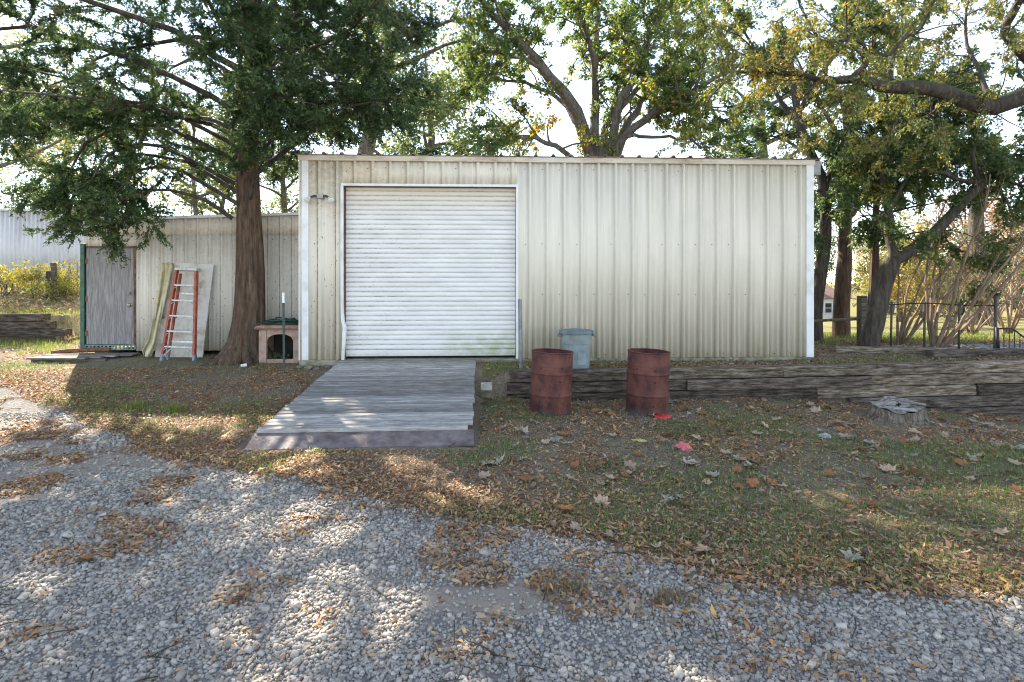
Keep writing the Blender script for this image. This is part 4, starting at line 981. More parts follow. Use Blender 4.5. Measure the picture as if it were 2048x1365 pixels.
# iron gate
gxp, gyp = at_d(1997, 700, 10.6)[:2]
gate = empty('iron_gate', (gxp, gyp, g1(gxp, gyp)), (0, 0, -0.12), 'black iron gate with curved top rail beside the chain-link fence', 'gate')
link('gate_post', MB().tube([(0, 0, -0.05), (-0.03, 0, 0.52)], 0.03, 8).mesh('gate_post', True), M['black_iron'], gate)
def gtop(x): return 0.50 if x < 0.22 else 0.50 - 0.20 * float(sstep(0.22, 0.55, x)) + 0.15 * float(sstep(1.1, 1.5, x))
link('top_rail', MB().tube([(x, 0, gtop(x)) for x in np.linspace(0, 1.9, 24)], 0.016, 6).mesh('gate_top', True), M['black_iron'], gate)
link('bottom_rail', MB().tube([(0, 0, 0.08), (1.9, 0, 0.08)], 0.014, 6).mesh('gate_bottom'), M['black_iron'], gate)
for k in range(1, 19): link('bar', MB().tube([(k * 0.1, 0, 0.0), (k * 0.1, 0, gtop(k * 0.1))], 0.008, 5).mesh('bar'), M['black_iron'], gate)

# ---------------------------------------------------------------- far house
hx, hy = at_d(1640, 640, 74)[:2]; hz_ = g1(hx, hy)
house = empty('white_house', (hx, hy, hz_), (0, 0, 0.05), 'small white house with brown roof far off across the lawn', 'house')
link('wall', MB().box(-6, 3.9, 0, 7, -0.5, 2.75).mesh('wall'), M['house_white'], house)
mh = MB(); mh.loft([[(-6.5, -0.5, 2.7), (4.4, -0.5, 2.7), (4.4, -0.5, 2.85), (-6.5, -0.5, 2.85)], [(-6.5, 3.5, 4.7), (3.0, 3.5, 4.7), (3.0, 3.5, 4.85), (-6.5, 3.5, 4.85)], [(-6.5, 7.5, 2.7), (4.4, 7.5, 2.7), (4.4, 7.5, 2.85), (-6.5, 7.5, 2.85)]])
rf = link('roof', mh.mesh('roof'), M['house_roof'], house)
link('chimney', MB().box(-1.6, -0.9, 3.2, 3.9, 4.0, 6.2).mesh('chimney'), M['house_roof'], rf)
for x in (1.2, -3.2):
    wdw = link('window', MB().box(x - 0.5, x + 0.5, -0.05, 0.02, 0.75, 2.1).mesh('window'), M['glass_dark'], house)
    mf = MB()
    for (a, b_, c, d) in ((x - 0.62, x - 0.48, 0.65, 2.2), (x + 0.48, x + 0.62, 0.65, 2.2), (x - 0.48, x + 0.48, 2.08, 2.2), (x - 0.48, x + 0.48, 0.65, 0.77), (x - 0.48, x + 0.48, 1.38, 1.45)): mf.box(a, b_, -0.09, -0.052, c, d)
    link('frame', mf.mesh('frame'), M['house_white'], wdw)
# far steel building on the left bank
bxr = float(at_d(186, 500, 30)[0]); byy = float(at_d(100, 500, 30)[1])
farb = empty('steel_barn', (bxr - 8, byy, 1.5), label='pale lilac-white ribbed steel barn behind the bank', cat='barn')
for k in range(9):
    a = bxr - 1.85 * (k + 1); b2 = bxr - 1.85 * k
    wchild('wall_panel', sheet_front(a + 0.002, b2, 1.2, 5.74, byy, bxr - 0.1, 0.237, h=0.05, bw=0.06, tw=0.03, minor=0), M['left_steel'], farb)
wbox('side_wall', M['left_steel'], farb, bxr - 0.1, bxr, byy + 0.01, byy + 12, 1.2, 5.7)
wbox('eave_trim', M['trim_white'], farb, bxr - 16.8, bxr + 0.1, byy - 0.14, byy + 0.1, 5.742, 5.88)
wbox('roof', M['left_steel'], farb, bxr - 16.8, bxr + 0.1, byy + 0.102, byy + 12, 5.75, 5.86)
# leaning wooden post and old trunk stub on the bank
p = at_d(107, 598, 17.0)
o = link('wooden_post', plank_mesh('wooden_post', 1.25, 0.13, 0.12, 95, 6, 0.008), M['post_wood'], loc=(p[0], p[1], g1(p[0], p[1]) + 0.55), rot=(0.0, math.pi / 2 - 0.10, 0.3)); tag(o, 'leaning wooden post among yellow bushes on the bank', 'post')
p = at_d(93, 598, 17.3)
o = link('trunk_stub', plank_mesh('trunk_stub', 0.95, 0.25, 0.22, 96, 8, 0.03), M['bark_oak'], loc=(p[0], p[1], g1(p[0], p[1]) + 0.42), rot=(0.0, math.pi / 2, 0.5)); tag(o, 'dark broken trunk stub beside the leaning wooden post', 'stump')
# ---------------------------------------------------------------- trees
def unit(v): return v / (np.linalg.norm(v, axis=-1, keepdims=True) + 1e-9)
def wander(r, p0, d, L, n, curl=0.25, grav=0.0):
    pts = [np.array(p0, float)]; d = unit(np.array(d, float)); s = L / n
    for k in range(n):
        d = unit(d + r.normal(0, curl, 3) * np.array([1, 1, 0.7]) + np.array([0, 0, grav]))
        pts.append(pts[-1] + d * s)
    return np.array(pts)
def sample(path, t):
    pts = path[0]; k = len(pts) - 1; f = min(t, 0.9999) * k; i_ = int(f); u = f - i_
    return pts[i_] * (1 - u) + pts[i_ + 1] * u, unit(pts[i_ + 1] - pts[i_]), path[1][i_] * (1 - u) + path[1][i_ + 1] * u
def plen(path): return np.linalg.norm(np.diff(path[0], axis=0), axis=1).sum()
def sprout(r, paths, per_m, lo, hi, t0=0.2, fwd=0.6, up=0.25, grav=0.0, curl=0.2, n=4, rmax=0.05, taper=0.25, spread=1.0):
    out = []
    for pth in paths:
        m_ = max(1, int(round(plen(pth) * per_m)))
        for _ in range(m_):
            t = t0 + (1 - t0) * r.random() ** 0.8
            p, tg, rad = sample(pth, t)
            d = tg * fwd + r.normal(0, 1, 3) * spread * 0.75 + np.array([0, 0, up])
            L = lo + (hi - lo) * r.random(); L *= (1.15 - 0.5 * t)
            r0 = min(rad * 0.65, rmax) * (0.7 + 0.3 * r.random())
            out.append((wander(r, p, d, L, n, curl, grav), np.linspace(r0, r0 * taper, n + 1)))
    return out
def along(r, paths, per_m, t0=0.15):
    """points and directions on thin branches"""
    P, D = [], []
    for pts, rad in paths:
        seg = np.linalg.norm(np.diff(pts, axis=0), axis=1); L = seg.sum()
        k = max(1, r.poisson(L * per_m)); t = t0 + (1 - t0) * r.random(k)
        f = np.minimum(t, 0.9999) * (len(pts) - 1); i_ = f.astype(int); u = (f - i_)[:, None]
        P.append(pts[i_] * (1 - u) + pts[i_ + 1] * u); D.append(unit(pts[i_ + 1] - pts[i_]))
    return np.concatenate(P), np.concatenate(D)
def leaves(name, r, P, D, size, col, wid=0.5, droop=0.2, jit=0.05, flat=0.3):
    """one folded four-point leaf per point; col (n,3)"""
    n = len(P); P = P + r.normal(0, jit, (n, 3))
    a = unit(D * 0.5 + r.normal(0, 0.8, (n, 3)) + np.array([0, 0, -droop]))
    b = unit(np.cross(a, unit(r.normal(0, 1, (n, 3)) + np.array([0, 0, flat * 4])))); c = np.cross(a, b)
    L = (size * r.uniform(0.65, 1.3, n))[:, None]; W = L * wid * 0.5
    mid = P + a * L * 0.45
    V = np.stack([P, mid + b * W + c * W * 0.35, P + a * L, mid - b * W + c * W * 0.35], 1).reshape(-1, 3)
    q = np.arange(n)[:, None] * 4
    Fa = np.concatenate([q + [0, 1, 2], q + [0, 2, 3]], 0)
    return mesh_np(name, V, Fa, col=np.repeat(col, 4, 0))
def palette(r, P, cols, wts, clump=1.2, seed=5, var=0.18):
    """colour per leaf, neighbouring leaves alike"""
    cols = np.array(cols); w = np.cumsum(wts) / np.sum(wts)
    t = 0.55 * fbm(P[:, 0] + P[:, 2] * 0.7, P[:, 1] + P[:, 2] * 0.9, clump, seed) + 0.45 * r.random(len(P))
    t = np.argsort(np.argsort(t)) / max(1, len(t))
    return cols[np.minimum(np.searchsorted(w, t), len(cols) - 1)] * r.uniform(1 - var, 1 + var, (len(P), 1))
def clear(P, extra=None):
    """drop what would grow inside the buildings"""
    x, y, z = P.T
    ins = (x > XL - 0.15) & (x < XR + 0.25) & (y > YW - 0.15) & (y < 18.6) & (z < 4.12)
    ins |= (x > -8.0) & (x < XL + 0.1) & (y > YL - 0.1) & (y < 15.4) & (z < 3.2)
    ins |= z < gz(x, y) + 0.02
    return ~ins
def clearpaths(paths): return [p for p in paths if clear(p[0]).all()]
def wood(name, paths, n, mat, parent, wob=None):
    V, Fa = tubes_np(paths, n, wob)
    o = link(name, mesh_np(name, V, Fa, True), mat, parent, loc=-Vector(parent.location)); return o
GREEN = [(0.055, 0.095, 0.022), (0.075, 0.125, 0.03), (0.045, 0.075, 0.025), (0.11, 0.15, 0.035)]
YEL = [(0.24, 0.20, 0.035), (0.17, 0.17, 0.04)]

# --- the big cedar in front of the lean-to
def cedar(name, label, base, H, R, r0, seed, zlow, nbr, top_x=0.25, extra=(), sprays=1.0, rmul=None, dark=1.0, blade=0.066):
    r = np.random.default_rng(seed); bx_, by_ = base; bz_ = g1(bx_, by_)
    root = empty(name, (bx_, by_, bz_), label=label, cat='tree')
    k = 26; zz = np.linspace(-0.1, H, k); tp_ = np.stack([bx_ + top_x * (np.clip(zz, 0, None) / H) ** 1.1 + 0.04 * np.sin(zz * 1.3), by_ + 0.05 * np.sin(zz * 0.9), bz_ + zz], 1)
    rad = r0 * (1 - zz / H * 0.93) * (1 + 0.75 * np.exp(-np.clip(zz, 0, 9) / 0.22)); rad = np.maximum(rad, 0.012)
    def wob(pts, ang):
        z = pts[:, 2][:, None]; a = ang[None, :]
        fl = np.exp(-np.clip(z - bz_, 0, 9) / 0.5)
        return 1 + (0.06 + 0.22 * fl) * np.sin(3 * a + 0.7 + z * 0.15) + 0.05 * np.sin(7 * a + z * 0.5) + 0.05 * np.sin(13 * a + 1.5 * np.sin(z)) + 0.03 * np.sin(23 * a + z)
    wood('trunk', [(tp_, rad)], 56, M['bark_cedar'], root, wob)
    for a_ in (2.9, 3.9, 5.2, 0.4):
        rt = [np.array([bx_ + math.cos(a_) * s_, by_ + math.sin(a_) * s_, 0]) for s_ in (r0 * 0.5, r0 * 1.2, r0 * 2.1, r0 * 3.2)]
        for q_, h_ in zip(rt, (0.25, 0.09, 0.02, -0.05)): q_[2] = g1(q_[0], q_[1]) + h_ * r0 / 0.26
        wood('root', [(np.array(rt), np.array([0.5, 0.36, 0.24, 0.14]) * r0)], 9, M['bark_cedar'], root)
    main = []
    for q in range(nbr):
        z = zlow + (H - 0.6 - zlow) * (q / nbr) ** 0.85
        a = q * 2.39996 + r.normal(0, 0.25)
        fz = (z - zlow) / (H - zlow)
        L = R * (1.0 - 0.72 * fz ** 1.5) * r.uniform(0.7, 1.1)
        if rmul: L *= rmul(a, z)
        p0 = np.array([np.interp(z, zz, tp_[:, 0]), np.interp(z, zz, tp_[:, 1]), bz_ + z])
        el = math.radians(r.uniform(22, 50))
        rb = 0.016 + 0.008 * L * r.uniform(0.7, 1.2)
        main.append((wander(r, p0, (math.cos(a) * math.cos(el), math.sin(a) * math.cos(el), math.sin(el)), L, 9, 0.17, -0.07), np.linspace(rb, 0.006, 10)))
    for pts in extra:
        pts = np.array(pts, float); t = np.linspace(0, 1, len(pts)); tt = np.linspace(0, 1, 10)
        pp = np.stack([np.interp(tt, t, pts[:, c]) for c in range(3)], 1) + r.normal(0, 0.03, (10, 3)) * np.linspace(0, 1, 10)[:, None]
        main.append((pp, np.linspace(0.042, 0.006, 10)))
    main = [m_ for m_ in main if clear(m_[0][1:]).sum() >= 8]
    sec = sprout(r, main, 3.4, 0.55, 1.35, 0.22, fwd=0.7, up=0.12, grav=-0.06, curl=0.16, n=5, rmax=0.016, taper=0.3)
    ter = sprout(r, sec, 3.6, 0.22, 0.6, 0.25, fwd=0.8, up=0.05, grav=-0.08, curl=0.18, n=3, rmax=0.006, taper=0.4, spread=0.9)
    sec = [s for s in sec if clear(s[0][-1:]).all() and not (s[0][-1][0] > -3.55 and s[0][-1][2] < 4.05)]
    ter = [s for s in ter if clear(s[0][-1:]).all() and not (s[0][-1][0] > -3.55 and s[0][-1][2] < 4.05)]
    [wood('branch', [q_], 7, M['bark_oak'], root) for q_ in main]; wood('twigs', sec + ter, 3, M['bark_oak'], root)['kind'] = 'stuff'
    P, D = along(r, ter + sec, 31.0 * sprays, 0.12)
    ok = clear(P)
    if name == 'cedar_tree': ok &= ~((P[:, 0] > -3.55) & (P[:, 2] < 4.05))
    P, D = P[ok], D[ok]
    nb_ = 10; n = len(P); print(name, 'sprays', n)
    d = unit(D * 0.9 + r.normal(0, 0.35, (n, 3)) + np.array([0, 0, -0.12]))
    base_c = palette(r, P, [(0.032, 0.060, 0.022), (0.05, 0.088, 0.03), (0.075, 0.115, 0.04), (0.10, 0.10, 0.045)], [3, 4, 2, 0.6], 0.9, seed) * dark
    P2 = np.repeat(P, nb_, 0); d2 = np.repeat(d, nb_, 0); c2 = np.repeat(base_c, nb_, 0)
    u = np.tile(np.linspace(0, 1, nb_), n)[:, None]
    st = P2 + d2 * u * 0.17 + r.normal(0, 0.012, (n * nb_, 3))
    a = unit(d2 * 0.75 + r.normal(0, 0.55, (n * nb_, 3)))
    b = unit(np.cross(a, r.normal(0, 1, (n * nb_, 3)))); L = r.uniform(0.6, 1.2, (n * nb_, 1)) * blade; W = L * 0.23
    V = np.stack([st + b * W, st - b * W, st + a * L], 1).reshape(-1, 3)
    Fa = np.arange(n * nb_ * 3).reshape(-1, 3)
    cw = link('crown', mesh_np('crown', V, Fa, col=np.repeat(c2 * r.uniform(0.75, 1.25, (len(c2), 1)), 3, 0)), M['needle'], root, loc=-Vector(root.location))
    return root
TX, TY = -4.52, 10.05
def rm(a, z):      # longer to the left, short low branches over the roof
    m_ = (1.12 if z < 3.6 else 1.38) if math.cos(a) < -0.2 else 1.05
    if z < 3.3 and math.cos(a) > -0.1: m_ *= 0.45
    if z < 3.2 and math.sin(a) < 0 and abs(math.cos(a)) < 0.85: m_ *= 0.5
    return m_
cedar('cedar_tree', 'large cedar with shaggy brown trunk growing before the lean-to', (TX, TY), 11.0, 4.5, 0.262, 11, 2.9, 78, extra=[
    [(-4.75, 10.0, 2.95), (-5.2, 9.8, 3.3), (-5.8, 9.6, 3.45), (-6.3, 9.4, 3.2), (-6.6, 9.3, 2.8)],
    [(-4.7, 10.0, 4.3), (-6.0, 9.7, 5.0), (-7.2, 9.5, 4.9), (-8.1, 9.4, 4.6), (-8.9, 9.3, 4.2)],
    [(-4.7, 10.0, 4.0), (-5.9, 9.6, 4.6), (-6.7, 9.3, 4.3), (-7.1, 9.2, 3.6), (-7.2, 9.1, 3.1)],
    [(-4.7, 10.0, 3.6), (-5.8, 9.4, 4.2), (-6.3, 9.1, 4.0), (-6.6, 9.0, 3.4), (-6.7, 8.9, 2.9)],
    [(-4.6, 10.0, 3.4), (-5.5, 9.7, 4.0), (-6.2, 9.4, 4.0), (-6.8, 9.2, 3.5), (-7.0, 9.1, 2.9)],
    [(-4.6, 9.9, 3.2), (-5.5, 9.5, 3.8), (-5.9, 9.2, 3.7), (-6.15, 9.0, 3.2), (-6.25, 8.9, 2.7)],
    [(-4.5, 9.9, 3.8), (-4.2, 9.5, 4.4), (-3.9, 9.2, 4.7), (-3.5, 9.0, 4.7), (-3.2, 8.9, 4.45)],
    [(-4.5, 9.9, 4.2), (-3.9, 9.5, 4.7), (-3.2, 9.3, 4.9), (-2.6, 9.2, 4.9), (-2.2, 9.15, 4.7)],
    [(-4.4, 9.9, 3.3), (-4.2, 9.7, 3.7), (-4.0, 9.5, 3.9), (-3.9, 9.4, 3.8)]], rmul=rm)

# --- broadleaf trees
def broadleaf(name, label, trunk, limbs, seed, mat, per1=1.6, len1=(1.0, 2.4), per2=3.0, len2=(0.4, 1.1), total=20000, perleaf=22, lsize=0.11, cols=None, wts=None,
              grav=-0.02, droop=0.25, group=None, wid=0.5, sides=12, rmax1=0.05, jit=0.06, t1=0.25, colfn=None, up=0.2, up2=0.1, cat='tree', rough=0.05):
    r = np.random.default_rng(seed); b0 = trunk[0][0][0]
    root = empty(name, (float(b0[0]), float(b0[1]), float(b0[2])), label=label, cat=cat, group=group)
    def wob(pts, ang):
        z = (pts @ np.array([0.6, 0.5, 1.0]))[:, None]; a = ang[None, :]
        return 1 + rough * np.sin(3 * a + z * 1.1) + rough * 0.8 * np.sin(5 * a - z * 2.3) + rough * 0.7 * np.sin(2 * z + a)
    wood('trunk', trunk, sides, M[mat], root, wob)
    for lb1 in (limbs or ()): wood('limb', [lb1], 9, M[mat], root, wob)
    src = limbs if limbs else trunk
    s1 = clearpaths(sprout(r, src, per1, *len1, t1, fwd=0.6, up=up, grav=grav, curl=0.22, n=5, rmax=rmax1))
    s2 = clearpaths(sprout(r, s1, per2, *len2, 0.2, fwd=0.6, up=up2, grav=grav * 2, curl=0.25, n=4, rmax=0.010))
    s2 += clearpaths(sprout(r, src, per2 * 0.5, *len2, 0.5, fwd=0.6, up=0.1, grav=grav * 2, curl=0.25, n=4, rmax=0.010))
    wood('branches', s1, 5, M[mat], root)['kind'] = 'stuff'; wood('twigs', s2, 3, M[mat], root)['kind'] = 'stuff'
    P, D = along(r, s2, total / sum(plen(q_) for q_ in s2), 0.1)
    ok = clear(P); P, D = P[ok], D[ok]
    c = palette(r, P, cols or GREEN, wts or [3, 3, 2, 2], 1.4, seed)
    if colfn: c = colfn(P, c, r)
    if name == 'overhanging_elm':
        k_ = (P[:, 2] > 4.0 - 0.06 * (P[:, 1] < 0)) | (P[:, 0] > 6.6); P, D, c = P[k_], D[k_], c[k_]
    print(name, 'leaves', len(P))
    link('crown', leaves('crown', r, P, D, lsize, c, wid, droop, jit), M['leaf'], root, loc=-Vector(root.location))
    return root
def pxpath(pts, r0, r1, n=12, wig=0.0, seed=0):
    """picture positions with depth -> smooth world path"""
    W = np.array([at_d(*p) for p in pts]); t = np.linspace(0, 1, len(W)); tt = np.linspace(0, 1, n)
    # Catmull-Rom through the points
    out = []
    for u in tt:
        f = u * (len(W) - 1); i_ = min(int(f), len(W) - 2); s = f - i_
        p0, p1, p2, p3 = W[max(i_ - 1, 0)], W[i_], W[i_ + 1], W[min(i_ + 2, len(W) - 1)]
        out.append(0.5 * ((2 * p1) + (-p0 + p2) * s + (2 * p0 - 5 * p1 + 4 * p2 - p3) * s * s + (-p0 + 3 * p1 - 3 * p2 + p3) * s ** 3))
    out = np.array(out); rr = np.random.default_rng(seed)
    out[1:-1] += rr.normal(0, wig, (n - 2, 3))
    return out, np.linspace(r0, r1, n)
def ground_start(path, depth=0.12):
    """carry a path down to the soil below its first point"""
    pts, rad = path; p = pts[0].copy(); p[2] = g1(p[0], p[1]) - depth
    pts = np.vstack([p, pts]) if pts[0][2] > p[2] + 0.05 else np.vstack([p, pts[1:]])
    rad = np.concatenate([[rad[0] * 1.25], rad[-(len(pts) - 1):]])
    return pts, rad

# tall oak behind the shed
d0 = 21.5
bs = at_d(1195, 330, d0); bs[2] = g1(bs[0], bs[1])
tr = (np.array([bs - [0, 0, 0.1], bs + [0, 0, 0.4], bs + [0.1, 0, 2.5], at_d(1195, 350, d0), at_d(1200, 300, d0)]), np.array([0.75, 0.55, 0.5, 0.5, 0.42]))
LB = [pxpath(p, a, b, 12, 0.05, k) for k, (p, a, b) in enumerate((
    ([(1190, 340, d0), (1165, 260, d0 - .5), (1140, 200, d0 - 1), (1090, 135, d0 - 1.5), (1030, 75, d0 - 2), (975, 20, d0 - 2), (930, -70, d0 - 2)], 0.30, 0.07),
    ([(1195, 330, d0), (1192, 240, d0), (1190, 120, d0 + .5), (1198, 20, d0 + .5), (1190, -120, d0)], 0.22, 0.06),
    ([(1200, 330, d0), (1222, 235, d0 + 1), (1240, 165, d0 + 2), (1250, 110, d0 + 2), (1270, 20, d0 + 2.5)], 0.17, 0.05),
    ([(1205, 330, d0), (1232, 240, d0 - .5), (1255, 170, d0 - 1), (1290, 105, d0 - 1.5), (1300, 60, d0 - 2), (1335, 0, d0 - 2), (1380, -80, d0 - 2)], 0.19, 0.06),
    ([(1232, 240, d0 - .5), (1270, 180, d0 - .5), (1320, 140, d0 - .5), (1370, 120, d0), (1450, 70, d0)], 0.12, 0.04),
    ([(1215, 340, d0), (1255, 250, d0 + .5), (1290, 195, d0 + .5), (1330, 165, d0 + 1), (1400, 110, d0 + 2)], 0.20, 0.05),
    ([(1215, 350, d0 - .3), (1250, 275, d0 - 1), (1300, 230, d0 - 1.5), (1350, 205, d0 - 2), (1430, 160, d0 - 2.5), (1520, 110, d0 - 3)], 0.19, 0.05),
    ([(1300, 230, d0 - 1.5), (1390, 208, d0 - 1), (1440, 235, d0 - 1), (1500, 290, d0 - 1)], 0.09, 0.03),
    ([(1165, 260, d0 - .5), (1120, 200, d0 + 1), (1060, 170, d0 + 1), (985, 162, d0 + 1), (920, 165, d0 + 1)], 0.11, 0.03),
    ([(1180, 345, d0 - .3), (1120, 300, d0 - 1), (1040, 275, d0 - 1.5), (975, 305, d0 - 2)], 0.12, 0.05),
    ([(1192, 200, d0), (1175, 60, d0 - 2), (1120, -40, d0 - 3)], 0.10, 0.04),
    ([(1240, 165, d0 + 2), (1320, 60, d0 + 3), (1420, -10, d0 + 3)], 0.10, 0.04),
    ([(1090, 135, d0 - 1.5), (1020, 110, d0 - 2.5), (950, 100, d0 - 3)], 0.09, 0.03),
    ([(1250, 275, d0 - 1), (1350, 275, d0 - 1.5), (1420, 300, d0 - 2)], 0.08, 0.03)))]
yc = at_d(1105, 262, d0 - 1)
def oakcol(P, c, r):
    w = np.exp(-(np.linalg.norm((P - yc) * np.array([1, 0.5, 1.4]), axis=1) / 1.5) ** 2)
    pick = r.random(len(P)) < w * 0.85
    c = c.copy(); c[pick] = np.array([0.38, 0.27, 0.03]) * r.uniform(0.7, 1.2, (pick.sum(), 1)); return c
broadleaf('oak_tree', 'tall spreading oak with many limbs rising behind the shed roof', [tr], LB, 31, 'bark_grey', per1=1.9, len1=(1.0, 2.8), per2=3.0, len2=(0.5, 1.3), total=62000, lsize=0.15,
          cols=[(0.06, 0.10, 0.022), (0.085, 0.135, 0.03), (0.05, 0.085, 0.03), (0.15, 0.18, 0.04), (0.26, 0.21, 0.035)], wts=[3, 3, 2, 1.8, 0.5], colfn=oakcol, rmax1=0.06)

# tree out of the frame on the right whose mossy limb reaches over the yard
d1 = 8.6
tb = np.array([11.6, 7.3, 0]); tb[2] = g1(tb[0], tb[1])
tr = (np.array([tb - [0, 0, 0.1], tb + [0, 0, 0.5], tb + [-0.1, 0.2, 2.5], tb + [-0.35, 0.6, 4.2], tb + [-0.5, 0.9, 6.5], tb + [-0.2, 1.0, 9.5]]), np.array([0.5, 0.36, 0.33, 0.3, 0.2, 0.08]))
LB = [(np.vstack([tb + [-0.3, 0.5, 3.9], pxpath([(2230, 225, d1), (2120, 190, d1), (2045, 192, d1), (1980, 216, d1), (1915, 196, d1), (1850, 178, d1), (1780, 175, d1), (1720, 160, d1), (1650, 162, d1), (1600, 150, d1), (1540, 146, d1), (1480, 142, d1), (1440, 128, d1)], 1, 1, 26, 0.012, 3)[0]]),
       np.concatenate([[0.2], np.interp(np.linspace(0, 1, 26), [0, 0.25, 0.5, 0.72, 1], [0.16, 0.128, 0.10, 0.042, 0.012])])),
      pxpath([(1700, 160, d1), (1730, 130, d1 - .1), (1732, 95, d1 - .2), (1770, 115, d1 - .3), (1810, 75, d1 - .4), (1840, 60, d1 - .5), (1870, 0, d1 - .6)], 0.05, 0.012, 14, 0.01, 4),
      pxpath([(1730, 92, d1 - .2), (1700, 76, d1 - .3), (1660, 85, d1 - .4), (1610, 60, d1 - .5)], 0.03, 0.008, 10, 0.01, 5),
      pxpath([(2120, 190, d1), (2040, 100, d1 - .5), (2010, 60, d1 - .6), (2040, 0, d1 - .8), (2030, -60, d1 - 1)], 0.09, 0.04, 12, 0.01, 6),
      pxpath([(1640, 165, d1), (1600, 200, d1 + .1), (1580, 240, d1 + .2), (1560, 290, d1 + .2)], 0.022, 0.006, 9, 0.01, 7),
      pxpath([(1480, 142, d1), (1430, 185, d1), (1400, 235, d1), (1395, 290, d1)], 0.014, 0.005, 9, 0.01, 8),
      pxpath([(1560, 148, d1), (1500, 90, d1 - .2), (1450, 60, d1 - .3), (1400, 50, d1 - .3)], 0.018, 0.005, 9, 0.01, 9),
      pxpath([(1900, 190, d1), (1860, 230, d1 + .3), (1810, 250, d1 + .5), (1750, 300, d1 + .6)], 0.03, 0.006, 9, 0.01, 10),
      pxpath([(1780, 172, d1), (1790, 100, d1 + .5), (1850, 20, d1 + .8), (1870, -60, d1 + 1)], 0.05, 0.012, 10, 0.01, 12),
      pxpath([(1650, 160, d1), (1640, 90, d1 + .4), (1600, 10, d1 + .7), (1580, -60, d1 + 1)], 0.03, 0.01, 10, 0.01, 13),
      pxpath([(1980, 214, d1), (1960, 140, d1 + .6), (1930, 60, d1 + 1.0), (1950, -50, d1 + 1)], 0.05, 0.012, 10, 0.01, 14)]
broadleaf('overhanging_elm', 'yellow-green tree whose mossy limb reaches over the right of the yard', [tr], LB, 41, 'bark_oak', per1=3.6, len1=(0.5, 1.4), per2=4.6, len2=(0.25, 0.8), total=32000, lsize=0.056,
          cols=[(0.075, 0.10, 0.025), (0.11, 0.13, 0.03), (0.16, 0.155, 0.035), (0.27, 0.20, 0.04), (0.22, 0.12, 0.04)], wts=[3.5, 3.5, 1.8, 0.8, 0.12], grav=-0.05, droop=0.7, rmax1=0.016, jit=0.03, t1=0.12, rough=0.07)

# leaning oak at the right of the shed
d2 = 11.2
tr = ground_start(pxpath([(1738, 698, d2), (1748, 650, d2), (1762, 590, d2), (1785, 520, d2)], 0.19, 0.165, 12, 0.008, 1))
LB = [pxpath([(1785, 520, d2), (1832, 498, d2), (1880, 455, d2), (1925, 405, d2), (1965, 365, d2), (2010, 335, d2), (2070, 310, d2), (2140, 270, d2)], 0.13, 0.06, 16, 0.012, 2),
      pxpath([(1785, 524, d2), (1779, 470, d2 + .1), (1774, 410, d2 + .2), (1760, 350, d2 + .3), (1775, 290, d2 + .4), (1800, 220, d2 + .5)], 0.10, 0.03, 14, 0.012, 3),
      pxpath([(1962, 368, d2), (1925, 362, d2 - .2), (1880, 345, d2 - .3), (1820, 342, d2 - .4), (1770, 320, d2 - .4)], 0.055, 0.015, 10, 0.01, 4),
      pxpath([(1960, 370, d2), (1945, 310, d2 + .2), (1955, 260, d2 + .3), (1940, 190, d2 + .3)], 0.05, 0.015, 10, 0.01, 5),
      pxpath([(1985, 350, d2), (2040, 370, d2 - .3), (2100, 380, d2 - .4)], 0.04, 0.02, 8, 0.01, 6),
      pxpath([(1775, 420, d2 + .2), (1830, 330, d2 + .8), (1880, 260, d2 + 1.2)], 0.05, 0.012, 8, 0.01, 7),
      pxpath([(1770, 400, d2 + .2), (1710, 340, d2 + .8), (1660, 280, d2 + 1.2)], 0.04, 0.012, 8, 0.01, 8),
      pxpath([(1990, 340, d2), (2010, 400, d2 + .6), (2040, 450, d2 + .8)], 0.03, 0.01, 8, 0.01, 9),
      pxpath([(1900, 430, d2), (1890, 470, d2 + .5), (1920, 520, d2 + .7)], 0.02, 0.008, 8, 0.01, 10)]
broadleaf('leaning_oak', 'leaning oak forking low beside the right end of the shed', [tr], LB, 51, 'bark_oak', per1=2.4, len1=(0.6, 1.6), per2=3.6, len2=(0.3, 0.9), total=30000, lsize=0.088,
          cols=[(0.05, 0.085, 0.022), (0.07, 0.11, 0.028), (0.04, 0.07, 0.024), (0.15, 0.17, 0.03), (0.28, 0.22, 0.03)], wts=[3, 3, 2, 1.0, 0.35], rmax1=0.02)
# straight oak right at the shed corner, its limb crossing the eave
d3 = 13.0
tr = ground_start(pxpath([(1630, 690, d3), (1634, 600, d3), (1648, 500, d3), (1652, 420, d3), (1640, 350, d3), (1600, 250, d3), (1580, 120, d3)], 0.17, 0.07, 18, 0.01, 1))
LB = [pxpath([(1640, 385, d3), (1668, 340, d3), (1710, 305, d3), (1760, 250, d3), (1800, 180, d3)], 0.085, 0.03, 10, 0.01, 2),
      pxpath([(1650, 440, d3), (1700, 390, d3 + .5), (1740, 340, d3 + 1), (1790, 310, d3 + 1)], 0.05, 0.015, 10, 0.01, 3),
      pxpath([(1610, 270, d3), (1560, 200, d3 + .5), (1520, 120, d3 + .6), (1470, 30, d3)], 0.07, 0.02, 10, 0.01, 4),
      pxpath([(1595, 230, d3), (1640, 150, d3 - .5), (1700, 60, d3 - .6), (1730, -40, d3)], 0.06, 0.02, 10, 0.01, 5),
      pxpath([(1650, 470, d3), (1665, 420, d3 - .6), (1700, 430, d3 - 1)], 0.03, 0.01, 8, 0.01, 6),
      pxpath([(1630, 320, d3), (1570, 280, d3 + 1), (1520, 270, d3 + 1.5)], 0.05, 0.012, 8, 0.01, 7)]
